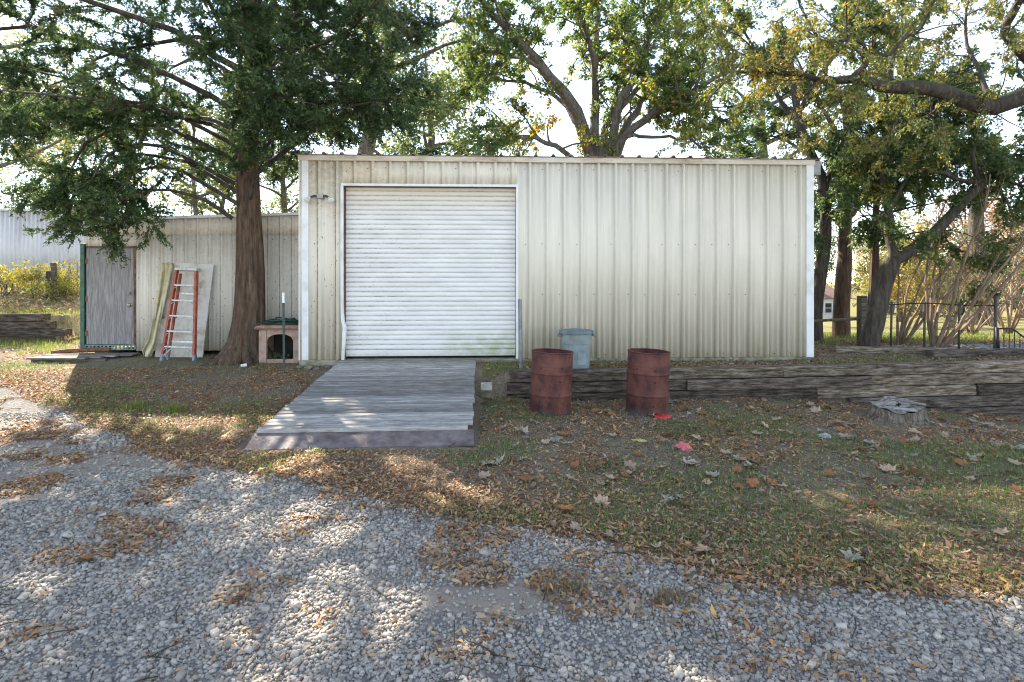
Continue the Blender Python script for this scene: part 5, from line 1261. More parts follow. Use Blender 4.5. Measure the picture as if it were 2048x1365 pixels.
broadleaf('corner_oak', 'dark-limbed oak standing just behind the right corner of the shed', [tr], LB, 61, 'bark_oak', per1=2.2, len1=(0.6, 1.7), per2=3.2, len2=(0.35, 1.0), total=26000, lsize=0.10,
          cols=[(0.05, 0.085, 0.025), (0.07, 0.11, 0.03), (0.04, 0.07, 0.03), (0.14, 0.16, 0.03), (0.30, 0.22, 0.03)], wts=[3, 3, 2, 1.2, 0.4], rmax1=0.025)
# oak further back with ivy-brown trunk
d4 = 15.0
tr = ground_start(pxpath([(1681, 672, d4), (1684, 600, d4), (1690, 520, d4), (1692, 440, d4), (1700, 340, d4), (1690, 200, d4)], 0.235, 0.10, 16, 0.01, 1))
LB = [pxpath([(1692, 440, d4), (1740, 400, d4 + .5), (1800, 380, d4 + 1), (1860, 400, d4 + 1)], 0.08, 0.02, 10, 0.02, 2),
      pxpath([(1692, 470, d4), (1665, 430, d4 + .5), (1640, 420, d4 + 1)], 0.06, 0.02, 10, 0.02, 3),
      pxpath([(1698, 350, d4), (1760, 250, d4 + 1), (1850, 180, d4 + 1), (1930, 160, d4)], 0.09, 0.02, 10, 0.02, 4),
      pxpath([(1695, 300, d4), (1640, 210, d4 + 1), (1590, 110, d4 + 1)], 0.08, 0.02, 10, 0.02, 5),
      pxpath([(1692, 230, d4), (1740, 100, d4), (1800, -20, d4)], 0.08, 0.03, 10, 0.02, 6),
      pxpath([(1699, 380, d4), (1780, 320, d4 - .5), (1880, 300, d4 - 1), (1980, 310, d4 - 1)], 0.08, 0.02, 10, 0.02, 7)]
broadleaf('back_oak', 'brown-trunked oak standing back on the sunny lawn edge', [tr], LB, 71, 'bark_cedar', per1=1.8, len1=(0.8, 2.0), per2=2.6, len2=(0.4, 1.2), total=24000, lsize=0.13,
          cols=[(0.05, 0.09, 0.03), (0.065, 0.11, 0.035), (0.045, 0.07, 0.03), (0.15, 0.17, 0.03)], wts=[3, 3, 2, 1.0], rmax1=0.03)
# dark cedar by the fence post
cb = at_d(1742, 690, 12.9)
def rm2(a, z): return 1.5 if math.cos(a) > 0.2 else 0.6
cedar('fence_cedar', 'dark cedar with reddish trunk behind the leaning oak', (float(cb[0]), float(cb[1])), 6.2, 1.8, 0.13, 23, 2.3, 34, top_x=0.35, rmul=rm2, sprays=0.7, dark=0.8)

# --- crape myrtles beyond the fence
def myrtle(px, py, d, n, H, lean, seed, label, leafy=0.25, spread=0.5):
    r = np.random.default_rng(seed); b0 = at_d(px, py, d); b0[2] = g1(b0[0], b0[1]) - 0.05
    root = empty('crape_myrtle', tuple(float(v) for v in b0), label=label, cat='tree', group='crape myrtles beyond the fence')
    stems = []
    for k in range(n):
        a = k / n * 6.283 + r.normal(0, 0.3)
        dv = np.array([math.cos(a) * spread + lean, math.sin(a) * spread, 1.0 + r.random() * 0.4])
        st = wander(r, b0 + np.array([math.cos(a), math.sin(a), 0]) * 0.06, dv, H * r.uniform(0.75, 1.1), 10, 0.07, 0.0)
        st[:, 0] += lean * 0.5 * np.linspace(0, 1, 11) ** 2 * H * 0.35; st[:, 2] -= 0.12 * np.linspace(0, 1, 11) ** 2 * H
        stems.append((st, np.linspace(0.042, 0.010, 11) * r.uniform(0.8, 1.2)))
    base = [(np.array([b0 - [0, 0, 0.05], b0 + [0.01, 0, 0.12], b0 + [lean * 0.1, 0, 0.3]]), np.array([0.12, 0.10, 0.06]))]
    wood('trunk', base, 8, M['bark_myrtle'], root); [wood('stem', [q_], 8, M['bark_myrtle'], root) for q_ in stems]
    s1 = sprout(r, stems, 3.2, 0.5, 1.3, 0.3, fwd=1.3, up=0.15, curl=0.1, n=5, rmax=0.009, spread=0.55)
    s2 = sprout(r, s1, 5.0, 0.25, 0.65, 0.1, fwd=1.0, up=0.1, curl=0.15, n=3, rmax=0.0035, spread=0.65)
    wood('branches', s1, 4, M['bark_myrtle'], root)['kind'] = 'stuff'; wood('twigs', s2, 3, M['bark_myrtle'], root)['kind'] = 'stuff'
    P, D = along(r, s2, 6 * leafy)
    c = palette(r, P, [(0.30, 0.24, 0.03), (0.16, 0.17, 0.03), (0.22, 0.10, 0.04)], [2, 2, 1], 0.8, seed)
    link('crown', leaves('crown', r, P, D, 0.05, c, 0.55, 0.3, 0.02), M['leaf'], root, loc=-Vector(root.location))
myrtle(1802, 690, 12.4, 6, 3.0, 0.45, 81, 'slender crape myrtle with few yellow leaves nearest the cedar', 1.2)
myrtle(1872, 700, 11.5, 11, 3.9, 0.55, 82, 'many-stemmed bare crape myrtle arching over the driveway', 0.35, 0.55)
myrtle(1942, 672, 17.0, 5, 3.6, 0.1, 83, 'pale-trunked crape myrtle on the far side of the lawn', 0.5)
myrtle(2015, 668, 17.5, 9, 4.6, 0.0, 84, 'dense bare crape myrtle behind the iron gate', 0.3)
myrtle(2090, 668, 16.5, 9, 4.6, -0.1, 85, 'tan crape myrtle thicket at the end of the gate', 0.3)
myrtle(1905, 655, 24.0, 9, 5.2, 0.1, 86, 'distant bare crape myrtle in front of the dark hedge', 0.4)
myrtle(1985, 652, 27.0, 9, 5.6, 0.0, 87, 'far crape myrtle beside the broad brown trunk', 0.4)

# --- background trees, each with its own trunk and crown
def bgtree(px, pyb, d, H, R, seed, label, cols, wts, low=0.15, n=9000, ls=0.3, mat='bark_grey', base=None, group=None, lim=7, dens=1.0, tk=1.0):
    r = np.random.default_rng(seed); b0 = at_d(px, pyb, d); b0[2] = g1(b0[0], b0[1]) - 0.1
    trunk = (np.array([b0, b0 + [0.02 * H * r.normal(), 0, H * 0.3], b0 + [0.03 * H * r.normal(), 0, H * 0.6], b0 + [0, 0, H * 0.93]]), np.array([0.028, 0.021, 0.014, 0.004]) * H * tk)
    limbs = []
    for k in range(lim * 2):
        z = H * (low + (0.85 - low) * k / (lim * 2)); a = k * 2.4 + r.normal(0, 0.3); p, _, _ = sample(trunk, z / (H * 0.93) * 0.98)
        L = R * math.sqrt(max(0.1, 1 - ((z / H - 0.45) / 0.6) ** 2)) * r.uniform(0.65, 1.0)
        limbs.append((wander(r, p, (math.cos(a), math.sin(a), 0.35), L, 6, 0.15, 0.02), np.linspace(0.009 * H, 0.002 * H, 7)))
    root = empty('background_tree', tuple(float(v) for v in b0), label=label, cat='tree', group=group)
    wood('trunk', [trunk], 9, M[mat], root); wood('limbs', limbs, 5, M[mat], root)['kind'] = 'stuff'
    s1 = sprout(r, limbs, 6.0 / R * 1.6, R * 0.18, R * 0.45, 0.15, fwd=0.5, up=0.15, n=4, rmax=0.02)
    P, D = along(r, s1, 1.0); k = max(1, int(n * dens / len(P)))
    P = np.repeat(P, k, 0); D = np.repeat(D, k, 0)
    ok = clear(P); P, D = P[ok], D[ok]
    c = palette(r, P, cols, wts, R * 0.4, seed)
    link('crown', leaves('crown', r, P, D, ls, c, 0.55, 0.15, R * 0.055), M['leaf'], root, loc=-Vector(root.location))
DG = [(0.04, 0.065, 0.025), (0.055, 0.085, 0.03), (0.075, 0.11, 0.035)]
YG = [(0.10, 0.12, 0.03), (0.16, 0.16, 0.04), (0.27, 0.21, 0.04)]
TAN = [(0.20, 0.14, 0.09), (0.27, 0.19, 0.12), (0.16, 0.11, 0.07)]
bgtree(1600, 640, 88, 17, 8.0, 101, 'green tree standing beside the far white house', DG, [2, 3, 2], 0.25, 8000, 0.42)
bgtree(1735, 640, 92, 13, 7.0, 102, 'bare tan tree between the far house and the hedge', TAN, [2, 2, 1], 0.1, 7000, 0.22)
bgtree(1800, 640, 42, 7, 4.5, 103, 'yellow-leaved tree glowing behind the slender crape myrtle', YG, [1, 2, 2], 0.05, 7000, 0.26)
bgtree(1870, 642, 55, 8, 6.5, 104, 'dark green hedge-like tree beyond the lawn', DG, [3, 3, 1], 0.02, 8000, 0.32)
bgtree(1965, 642, 60, 8, 7.5, 105, 'dark evergreen behind the broad brown trunk', DG, [3, 2, 1], 0.02, 8000, 0.32)
bgtree(1930, 640, 75, 17, 9, 106, 'tall tan tree rising above the far hedge', TAN, [2, 3, 2], 0.15, 9000, 0.35)
bgtree(2040, 640, 70, 18, 9, 107, 'orange-tan tree at the far end of the lawn', [(0.30, 0.19, 0.08), (0.24, 0.15, 0.08), (0.32, 0.24, 0.07)], [2, 2, 1], 0.1, 9000, 0.35)
bgtree(1780, 640, 90, 19, 9, 108, 'tall pale green tree far behind the lawn', YG[:2] + DG[2:], [2, 1, 2], 0.15, 8000, 0.45)
bgtree(2130, 640, 48, 12, 6.5, 109, 'brown-leaved tree beyond the gate', TAN, [2, 2, 2], 0.05, 8000, 0.28)
p = at_d(1962, 668, 30); zt = g1(p[0], p[1])
o = link('broad_trunk', mesh_np('broad_trunk', *tubes_np([(np.array([[p[0], p[1], zt - 0.1], [p[0], p[1], zt + 0.4], [p[0] - 0.1, p[1], zt + 2], [p[0] - 0.3, p[1], zt + 6], [p[0], p[1], zt + 11]]), np.array([0.75, 0.5, 0.42, 0.36, 0.15]))], 14), smooth=True), M['bark_oak']); tag(o, 'broad brown trunk standing in the far lawn', 'tree')
# left background
bgtree(395, 430, 33, 13, 3.6, 111, 'tall thin pine standing behind the lean-to roof', YG[:2] + DG[1:2], [2, 1, 1], 0.3, 6500, 0.2, lim=6, tk=0.5)
bgtree(450, 430, 36, 14, 3.4, 112, 'second pale pine behind the lean-to close to the cedar trunk', YG[:2] + DG[1:2], [2, 1, 2], 0.3, 6000, 0.2, lim=6, tk=0.5)
bgtree(560, 430, 40, 13, 4.5, 113, 'light green tree showing between cedar trunk and shed', YG[:2] + DG[2:], [2, 1, 2], 0.2, 6000, 0.24)
bgtree(75, 440, 52, 10.5, 6, 114, 'dark tree rising behind the pale steel barn', DG, [2, 2, 2], 0.2, 7000, 0.34)
bgtree(235, 440, 45, 10.5, 4.5, 115, 'low green tree between barn and lean-to roof', DG + YG[:1], [2, 2, 2, 1], 0.2, 6000, 0.3)
bgtree(-60, 440, 24, 15, 5.2, 116, 'yellowing tree behind the cedar on the left', YG + DG[2:], [2, 2, 0.8, 2], 0.35, 14000, 0.16)
bgtree(120, 440, 46, 19, 7.0, 120, 'pale yellow tree behind the cedar beyond the barn', YG + DG[2:], [2, 2, 1, 2], 0.42, 12000, 0.24, tk=0.5)
bgtree(850, 330, 32, 15, 7.0, 117, 'bright green tree between cedar and tall oak', YG[:2] + DG[1:], [2, 0.6, 2, 2], 0.25, 15000, 0.24)
bgtree(735, 430, 20.5, 15.5, 5.0, 119, 'tall added shade tree behind the lean-to mostly hidden by the cedar', YG[:2] + DG[1:], [1.5, 0.5, 2, 2], 0.42, 12000, 0.17)  # added behind the cedar so that its crown shades the right lawn
bgtree(1520, 330, 30, 16, 6.0, 118, 'leafy green tree behind the right half of the shed roof', DG + YG[:2], [2, 2, 2, 1.5, 0.5], 0.25, 10000, 0.2)

# --- yellow bushes and brush on the left bank
def bush(px, py, d, H, R, seed, label, cols, wts, n=2600, ls=0.07):
    r = np.random.default_rng(seed); b0 = at_d(px, py, d); b0[2] = g1(b0[0], b0[1]) - 0.03
    root = empty('bush', tuple(float(v) for v in b0), label=label, cat='bush', group='bushes on the left bank')
    st = [(wander(r, b0 + np.array([r.normal(0, 0.1), r.normal(0, 0.1), 0]), (r.normal(0, 0.5), r.normal(0, 0.5), 1), H * r.uniform(0.7, 1.1), 6, 0.2, -0.03), np.linspace(0.014, 0.004, 7)) for _ in range(14)]
    s1 = sprout(r, st, 5, R * 0.3, R * 0.7, 0.3, n=4, rmax=0.006)
    wood('stems', st + s1, 4, M['bark_grey'], root)['kind'] = 'stuff'
    P, D = along(r, s1, 1.0); k = max(1, int(n / len(P))); P = np.repeat(P, k, 0); D = np.repeat(D, k, 0)
    c = palette(r, P, cols, wts, 0.5, seed)
    link('foliage', leaves('foliage', r, P, D, ls, c, 0.55, 0.1, 0.07), M['leaf'], root, loc=-Vector(root.location))
YB = [(0.20, 0.20, 0.03), (0.30, 0.25, 0.035), (0.11, 0.14, 0.03)]
bush(72, 600, 17.5, 1.25, 0.9, 121, 'yellow-green bush in front of the barn wall by the stub', YB, [2, 2, 2])
bush(20, 605, 18.0, 0.9, 0.8, 122, 'straggly yellow bush at the barn foot away from the post', YB, [2, 2, 1], 1500)
bush(125, 605, 17.0, 0.8, 0.7, 123, 'low green-yellow bush right of the leaning wooden post', YB, [2, 1, 2], 1800)
bush(152, 600, 18.5, 1.25, 0.7, 124, 'thin yellow shrub against the barn next to the lean-to', YB, [2, 3, 1], 1200)
r = np.random.default_rng(131); n = 8000
X = r.uniform(-20, -8.6, n); Y = r.uniform(12.5, 21, n) + 0.6 * (X < -9.9); P = np.stack([X, Y, gz(X, Y) + np.abs(r.normal(0, 0.11, n))], 1)
c = palette(r, P, [(0.20, 0.14, 0.08), (0.28, 0.22, 0.12), (0.12, 0.08, 0.045), (0.17, 0.17, 0.05)], [3, 2, 2, 1], 0.7, 7)
br = link('dry_brush', leaves('dry_brush', r, P, r.normal(0, 1, (n, 3)), 0.16, c, 0.22, -0.2, 0.03), M['litter']); tag(br, 'dry brown brush and vines covering the left bank', 'brush', kind='stuff')
# ---------------------------------------------------------------- gravel
def visible(X, Y, pad=0.35):
    d = X * SP + Y * CP; rr = X * CP - Y * SP
    return (d > 1.7) & (np.abs(rr) < d * 0.966 + pad)
def blocked(X, Y):
    """under the ramp, drums, buildings"""
    b = (X > -2.75) & (X < -0.12) & (Y > 5.62) & (Y < YW)
    b |= (Y > YW - 0.05) & (X > XL - 0.05) & (X < XR + 0.05)
    b |= (np.hypot(X - 0.845, Y - 7.42) < 0.30) | (np.hypot(X - 2.205, Y - 7.37) < 0.30)
    b |= (X > -4.2) & (X < -3.4) & (Y > 9.72) & (Y < 10.4)
    b |= (X > -8.4) & (X < -6.7) & (Y > 9.85) & (Y < 10.6)
    b |= (Y > y_tie(X) - 0.02) & (Y < y_tie(X) + 0.22) & (X > 0.0)
    b |= (np.hypot((X - 5.55) / 1.2, Y - 7.12) < 0.42)
    b |= (np.hypot(X - TX, Y - TY) < 0.33) | (Y > YL - 0.02) & (X > -7.95) & (X < XL)
    return b
def scatter(r, n, x0, x1, y0, y1, prob):
    X = r.uniform(x0, x1, n); Y = r.uniform(y0, y1, n)
    k = visible(X, Y) & ~blocked(X, Y); X, Y = X[k], Y[k]
    k = r.random(len(X)) < prob(X, Y); return X[k], Y[k]
r = np.random.default_rng(201)
ph = (1 + 5 ** 0.5) / 2
ico = unit(np.array([(-1, ph, 0), (1, ph, 0), (-1, -ph, 0), (1, -ph, 0), (0, -1, ph), (0, 1, ph), (0, -1, -ph), (0, 1, -ph), (ph, 0, -1), (ph, 0, 1), (-ph, 0, -1), (-ph, 0, 1)], float))
cub = np.array([(a, b, c) for a in (-1, 1) for b in (-1, 1) for c in (-1, 1)], float) * 0.72
cuf = np.array([(0, 1, 3), (0, 3, 2), (4, 6, 7), (4, 7, 5), (0, 4, 5), (0, 5, 1), (2, 3, 7), (2, 7, 6), (0, 2, 6), (0, 6, 4), (1, 5, 7), (1, 7, 3)])
icf = np.array([(0, 11, 5), (0, 5, 1), (0, 1, 7), (0, 7, 10), (0, 10, 11), (1, 5, 9), (5, 11, 4), (11, 10, 2), (10, 7, 6), (7, 1, 8), (3, 9, 4), (3, 4, 2), (3, 2, 6), (3, 6, 8), (3, 8, 9), (4, 9, 5), (2, 4, 11), (6, 2, 10), (8, 6, 7), (9, 8, 1)])
def dens(X, Y):
    g, l, gr, s = masks(X, Y); d = np.hypot(X, Y)
    return g * (1 - 0.85 * s) * np.clip(1.15 - 0.1 * d, 0.35, 1) * (0.55 + 0.45 * sstep(0.3, 0.6, fbm(X, Y, 0.3, 91)))
X, Y = scatter(r, 470000, -7.5, 6.0, 1.7, 7.2, dens)
n = len(X); print('stones', n)
sz = np.exp(r.normal(math.log(0.0086), 0.34, n)) * np.clip(0.8 + 0.06 * np.hypot(X, Y), 0.9, 1.25)
ax = np.stack([sz * r.uniform(0.9, 1.45, n), sz * r.uniform(0.75, 1.1, n), sz * r.uniform(0.5, 0.85, n)], 1)
shape = cub[None] * (1 + r.normal(0, 0.2, (n, 8, 3))) * ax[:, None, :]
q4 = unit(r.normal(0, 1, (n, 4)) * np.array([1.0, 0.28, 0.28, 1.0]))
w_, x_, y_, z_ = q4.T
Rm = np.stack([np.stack([1 - 2 * (y_ * y_ + z_ * z_), 2 * (x_ * y_ - z_ * w_), 2 * (x_ * z_ + y_ * w_)], -1), np.stack([2 * (x_ * y_ + z_ * w_), 1 - 2 * (x_ * x_ + z_ * z_), 2 * (y_ * z_ - x_ * w_)], -1), np.stack([2 * (x_ * z_ - y_ * w_), 2 * (y_ * z_ + x_ * w_), 1 - 2 * (x_ * x_ + y_ * y_)], -1)], 1)
V = np.einsum('nij,nkj->nki', Rm, shape) + np.stack([X, Y, gz(X, Y) + sz * 0.25], 1)[:, None, :]
Fa = (np.arange(n)[:, None, None] * 8 + cuf[None]).reshape(-1, 3)
t = r.random(n); base = np.array([(0.29, 0.285, 0.28), (0.36, 0.355, 0.35), (0.42, 0.41, 0.395), (0.24, 0.23, 0.22), (0.33, 0.29, 0.25)])[np.searchsorted([0.35, 0.65, 0.82, 0.93], t)] * r.uniform(0.85, 1.12, (n, 1)) * np.array([1.20, 1.10, 0.955])
gv = link('gravel', mesh_np('gravel', V.reshape(-1, 3), Fa, col=np.repeat(base, 8, 0)), M['gravel']); tag(gv, 'pale crushed gravel covering the drive in front', 'gravel', kind='stuff')

# ---------------------------------------------------------------- fallen leaves
def litter_mesh(name, r, X, Y, L, W, col, lift=0.012, tilt=0.28, curl=0.35):
    n = len(X); a = r.uniform(0, 6.283, n)
    d = np.stack([np.cos(a), np.sin(a), r.normal(0, tilt, n)], 1); d = unit(d)
    up = unit(np.stack([r.normal(0, tilt, n), r.normal(0, tilt, n), np.ones(n)], 1))
    s = unit(np.cross(up, d)); u = np.cross(d, s)
    P = np.stack([X, Y, gz(X, Y) + np.abs(r.normal(0, lift, n)) + 0.006], 1)
    L = L[:, None]; W = W[:, None]; cu = (r.normal(0, curl, n))[:, None] * L
    pts = [P - d * L * 0.5 + u * cu * 0.5, P - d * L * 0.1 + s * W * 0.5 + u * W * 0.15, P + d * L * 0.22 + s * W * 0.4 + u * W * 0.12, P + d * L * 0.5 + u * cu * 0.5, P + d * L * 0.22 - s * W * 0.4 + u * W * 0.2, P - d * L * 0.1 - s * W * 0.5 + u * W * 0.25]
    V = np.stack(pts, 1).reshape(-1, 3); q = np.arange(n)[:, None] * 6
    Fa = np.concatenate([q + [0, 1, 5], q + [1, 2, 4], q + [1, 4, 5], q + [2, 3, 4]], 0)
    return mesh_np(name, V, Fa, col=np.repeat(col, 6, 0))
BR = np.array([(0.21, 0.135, 0.08), (0.29, 0.19, 0.105), (0.37, 0.275, 0.17), (0.13, 0.08, 0.05), (0.36, 0.18, 0.07), (0.43, 0.29, 0.10), (0.34, 0.28, 0.205), (0.20, 0.18, 0.10)])
r = np.random.default_rng(211)
def pl_(X, Y):
    g, l, gr, s = masks(X, Y); return np.clip(l * 1.0 + 0.05 * (1 - g) + 0.012, 0, 1)
X, Y = scatter(r, 440000, -9.5, 9.5, 1.7, 9.4, pl_); n = len(X); print('litter', n)
col = BR[r.choice(8, n, p=[.2, .24, .16, .12, .1, .05, .08, .05])] * r.uniform(0.75, 1.2, (n, 1)) * np.array([1.22, 1.12, 1.02])
L = 1.15 * r.uniform(0.022, 0.05, n) * np.where(r.random(n) < 0.08, 1.6, 1); lt = link('leaf_litter', litter_mesh('leaf_litter', r, X, Y, L, L * r.uniform(0.22, 0.42, n), col), M['litter']); tag(lt, 'small brown fallen leaves drifted over gravel edge and lawn', 'leaves', kind='stuff')
# a few more behind: terrace, bank, right side
X = np.concatenate([r.uniform(5.9, 14, 5000), r.uniform(0.4, 6, 1500), r.uniform(-14, -8, 1500)]); Y = np.concatenate([r.uniform(8.6, 13.5, 5000), r.uniform(8.4, 9.45, 1500), r.uniform(8, 13, 1500)])
k = ~blocked(X, Y); X, Y = X[k], Y[k]; n = len(X)
col = BR[r.choice(8, n)] * r.uniform(0.7, 1.2, (n, 1)); L = r.uniform(0.04, 0.10, n)
l2 = link('terrace_leaves', litter_mesh('terrace_leaves', r, X, Y, L, L * 0.5, col), M['litter']); tag(l2, 'brown leaves scattered on the terrace behind the ties', 'leaves', kind='stuff')
# twigs
X, Y = scatter(r, 2600, -7, 8, 1.8, 8.6, lambda X, Y: 0.3 + 0 * X)
tw = []
for x, y in zip(X[:420], Y[:420]):
    a = r.uniform(0, 6.283); L_ = r.uniform(0.04, 0.22); z = g1(x, y) + 0.014
    e = (x + math.cos(a) * L_, y + math.sin(a) * L_)
    tw.append((np.array([[x, y, z], [(x + e[0]) / 2 + r.normal(0, .01), (y + e[1]) / 2, z + 0.006], [*e, g1(*e) + 0.012]]), np.array([0.0035, 0.003, 0.0015])))
o = link('fallen_twigs', mesh_np('fallen_twigs', *tubes_np(tw, 4)), M['bark_oak']); tag(o, 'small dark twigs strewn on the ground', 'twigs', kind='stuff')

# large lobed leaves, one object each
def lobed(seed):
    rr = random.Random(seed); bm = bmesh.new()
    prof = []
    for k, (a, rad) in enumerate(((-90, .10), (-60, .42), (-38, .72), (-20, .56), (0, .74), (14, .95), (32, .66), (52, .72), (66, .98), (80, .76), (90, 1.1))):
        prof.append((math.radians(a), rad * rr.uniform(0.85, 1.1)))
    ring = [(math.cos(a) * q, math.sin(a) * q) for a, q in prof] + [(-math.cos(a) * q, math.sin(a) * q) for a, q in reversed(prof[1:-1])]
    cx = rr.uniform(0.15, 0.45); cy = rr.uniform(0.05, 0.4)
    c = bm.verts.new((0, 0, 0.0)); vs = [bm.verts.new((x, y, cx * x * x + cy * y * y * rr.choice([1, 1, -0.3]) + rr.uniform(-.06, .1))) for x, y in ring]
    for k in range(len(vs)): bm.faces.new((c, vs[k], vs[(k + 1) % len(vs)]))
    st = [bm.verts.new((-0.02, 0, 0)), bm.verts.new((0.02, 0, 0)), bm.verts.new((0.03, -0.75, 0.05))]; bm.faces.new(st)
    me = bpy.data.meshes.new('lobed_leaf'); bm.to_mesh(me); bm.free(); return me
def biglm(name, base):
    m, nt, b = newmat(name)
    n1 = noise(nt, coords(nt, 'obj'), 3, 4); c = mix(nt, maprange(nt, n1, 0.3, 0.7), tuple(x * 0.7 for x in base), base)
    c = mix(nt, 1.0, c, ramp(nt, objrand(nt), [(0, (0.72, 0.72, 0.75)), (0.5, (1, 1, 1)), (1, (1.2, 1.12, 1.05))]), 'MULTIPLY')
    nt.links.new(c, b.inputs['Base Color']); b.inputs['Roughness'].default_value = 0.8; b.inputs['Specular IOR Level'].default_value = 0.15
    return m
bm_cols = {'brown': (0.30, 0.145, 0.065), 'tan': (0.43, 0.31, 0.215), 'pale': (0.39, 0.335, 0.265), 'yellow': (0.42, 0.27, 0.06)}
bmat = {k: biglm(k + '_sycamore_leaf', v) for k, v in bm_cols.items()}
lm = {k: [lobed(300 + 7 * i_ + j_) for i_ in range(3)] for j_, k in enumerate(bm_cols)}
for k, ms2 in lm.items():
    for me in ms2: me.materials.append(bmat[k])
r = np.random.default_rng(221)
X, Y = scatter(r, 1500, -0.1, 8.2, 3.4, 8.0, lambda X, Y: (masks(X, Y)[0] < 0.3) * (0.25 + 0.5 * sstep(3.4, 5, Y)))
spots = [(x, y, None) for x, y in zip(X[:270], Y[:270])]
for px, py, kd in ((1690, 1010, 'yellow'), (1188, 940, 'brown'), (905, 905, 'brown'), (1185, 945, 'brown'), (1250, 955, 'brown'), (1700, 880, 'tan'), (1140, 965, 'tan'), (1600, 840, 'brown'), (1540, 825, 'brown'), (1940, 845, 'brown'), (1720, 915, 'pale'), (1830, 880, 'tan')):
    q = gp(px, py, -0.05); spots.append((q[0], q[1], kd))
lab = {'brown': 'large curled brown leaf lying on the thin grass', 'tan': 'large tan lobed leaf lying on the thin grass', 'pale': 'large pale greyish leaf lying on the thin grass', 'yellow': 'large golden yellow leaf lying on the grass'}
for x, y, kd in spots:
    kd = kd or r.choice(['brown', 'tan', 'pale'], p=[.4, .42, .18]); s = r.uniform(0.05, 0.095)
    o = bpy.data.objects.new('fallen_leaf', lm[kd][r.integers(3)]); COL.objects.link(o)
    o.location = (x, y, g1(x, y) + 0.02 + 0.1 * s); o.rotation_euler = (r.normal(0, 0.25), r.normal(0, 0.25), r.uniform(0, 6.28)); o.scale = (s, s, s)
    tag(o, lab[kd], 'leaf', {'brown': 'large brown fallen leaves', 'tan': 'large tan fallen leaves', 'pale': 'large pale fallen leaves', 'yellow': 'large yellow fallen leaves'}[kd])

# ---------------------------------------------------------------- grass
def grass_mesh(name, r, X, Y, H, W, col, lean=0.5):
    n = len(X); a = r.uniform(0, 6.283, n); ld = np.stack([np.cos(a), np.sin(a), np.zeros(n)], 1)
    sd_ = np.stack([-np.sin(a + r.normal(0, .6, n)), np.cos(a), np.zeros(n)], 1)
    P = np.stack([X, Y, gz(X, Y) - 0.004], 1); H = H[:, None]; ln = np.abs(r.normal(0, lean, n))[:, None] * H
    m1 = P + ld * ln * 0.35 + np.array([0, 0, 1.0]) * H * 0.6; tp2 = P + ld * ln + np.array([0, 0, 1.0]) * H * np.clip(1 - 0.35 * (ln / H) ** 1.5, 0.3, 1)
    V = np.stack([P - sd_ * W, P + sd_ * W, m1 + sd_ * W * 0.7, m1 - sd_ * W * 0.7, tp2], 1).reshape(-1, 3); q = np.arange(n)[:, None] * 5
    Fa = np.concatenate([q + [0, 1, 2], q + [0, 2, 3], q + [3, 2, 4]], 0)
    return mesh_np(name, V, Fa, col=np.repeat(col, 5, 0))
r = np.random.default_rng(231)
def pg(X, Y):
    g, l, gr, s = masks(X, Y); return np.clip(gr * (1 - g), 0, 1)
X, Y = scatter(r, 270000, -9.5, 9.5, 2.6, 10.5, pg); n = len(X); print('grass', n)
GC = np.array([(0.085, 0.15, 0.04), (0.07, 0.125, 0.035), (0.13, 0.18, 0.055), (0.20, 0.19, 0.09)])
col = GC[r.choice(4, n, p=[.35, .3, .2, .15])] * r.uniform(0.85, 1.4, (n, 1))
gm = link('green_grass', grass_mesh('green_grass', r, X, Y, r.uniform(0.025, 0.085, n), 0.0026, col), M['grass']); tag(gm, 'short green grass growing in patches on the yard', 'grass', kind='stuff')
def pd(X, Y):
    g, l, gr, s = masks(X, Y); dirt = sstep(-1.0, -2.4, X) * sstep(7.9, 8.5, Y) * sstep(-8.4, -7.2, X)
    return (1 - g) * (0.25 + 0.75 * sstep(0.35, 0.6, fbm(X, Y, 0.6, 77))) * (1 - 0.85 * dirt) * (0.45 + 0.55 * sstep(4.5, 6.5, Y))
X, Y = scatter(r, 150000, -9.5, 9.5, 3.2, 11.5, pd); n = len(X); print('dry', n)
DC = np.array([(0.30, 0.25, 0.165), (0.23, 0.19, 0.12), (0.38, 0.33, 0.23), (0.15, 0.145, 0.075)])
col = DC[r.choice(4, n)] * r.uniform(0.85, 1.35, (n, 1))
gd = link('dry_grass', grass_mesh('dry_grass', r, X, Y, r.uniform(0.015, 0.05, n), 0.0022, col, 1.3), M['grass']); tag(gd, 'thin tan dry grass over the yard soil', 'grass', kind='stuff')
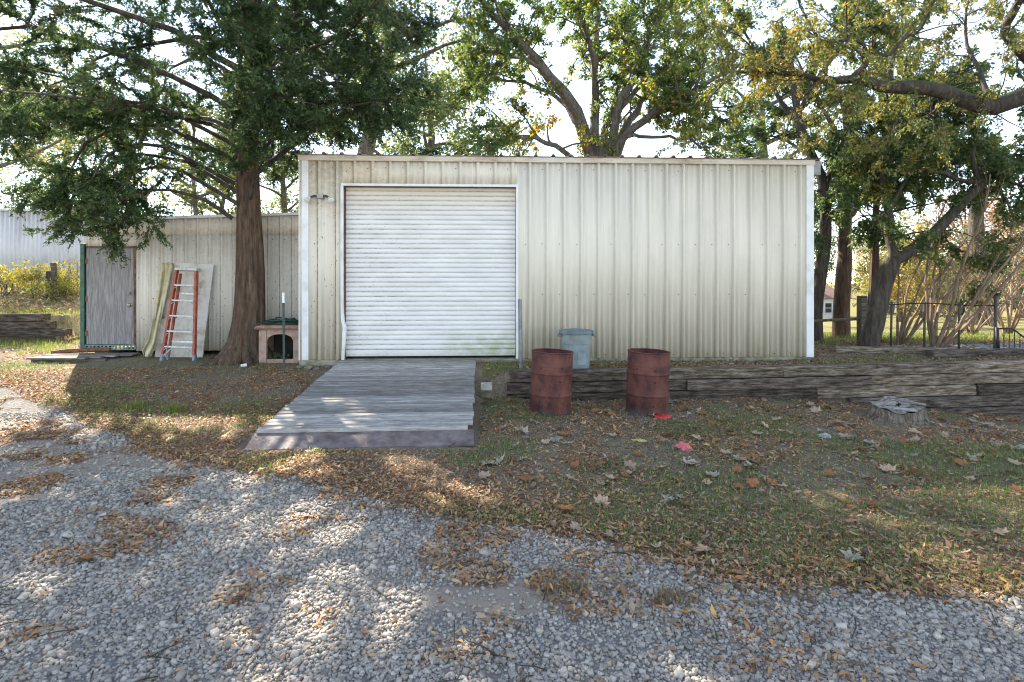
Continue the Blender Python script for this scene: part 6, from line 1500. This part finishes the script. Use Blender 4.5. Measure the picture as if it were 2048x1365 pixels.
# lush tufts: left bank foot, sunlit spots, right lawn edge
X = np.concatenate([r.uniform(-14, -8.6, 9000), r.uniform(6.5, 16, 12000)]); Y = np.concatenate([10.5 + 4.2 * r.random(9000) ** 1.5, r.uniform(11.8, 17, 12000)])
k = (fbm(X, Y, 0.7, 15) > 0.42) & ~blocked(X, Y); X, Y = X[k], Y[k]; n = len(X)
col = np.array([(0.13, 0.18, 0.035), (0.20, 0.21, 0.05), (0.09, 0.14, 0.03)])[r.choice(3, n)] * r.uniform(0.8, 1.2, (n, 1))
gl = link('bank_grass', grass_mesh('bank_grass', r, X, Y, r.uniform(0.05, 0.16, n), 0.005, col), M['grass']); tag(gl, 'longer sunlit grass at the lawn edges and bank foot', 'grass', kind='stuff')
for k, (px, py, lb_) in enumerate(((270, 826, 'bright green grass tuft left of its twin before the dirt'), (352, 828, 'bright green grass tuft nearest the ramp'), (1130, 1168, 'leaf-filled grass clump growing on the gravel'), (1345, 1180, 'small dry grass clump on the gravel edge'))):
    q = gp(px, py, 0.03); m_ = 130 if k < 2 else 90
    X = q[0] + r.normal(0, 0.07, m_); Y = q[1] + r.normal(0, 0.05, m_)
    cc = (np.array([0.16, 0.21, 0.03]) if k < 2 else np.array([0.17, 0.14, 0.07])) * r.uniform(0.7, 1.2, (m_, 1))
    o = link('grass_tuft', grass_mesh('grass_tuft', r, X, Y, r.uniform(0.05, 0.15 if k < 2 else 0.09, m_), 0.0035, cc, 0.6), M['grass']); tag(o, lb_, 'grass tuft', 'grass tufts', 'stuff')
# weeds inside the dog house doorway
m_ = 60; X = dx + r.normal(0, 0.1, m_); Y = 9.72 + r.normal(0, 0.03, m_)
P = np.stack([X, Y, np.full(m_, dz_ + 0.1) + r.uniform(0, 0.09, m_)], 1)
o = link('weed', leaves('weed', r, P, r.normal(0, 1, (m_, 3)), 0.05, np.tile(np.array([[0.05, 0.10, 0.03]]), (m_, 1)), 0.5, 0, 0.01), M['grass']); tag(o, 'small green weed growing in the dog house doorway', 'weed')
print('TRIS', sum(len(m.loops) - 2 * len(m.polygons) for m in bpy.data.meshes))
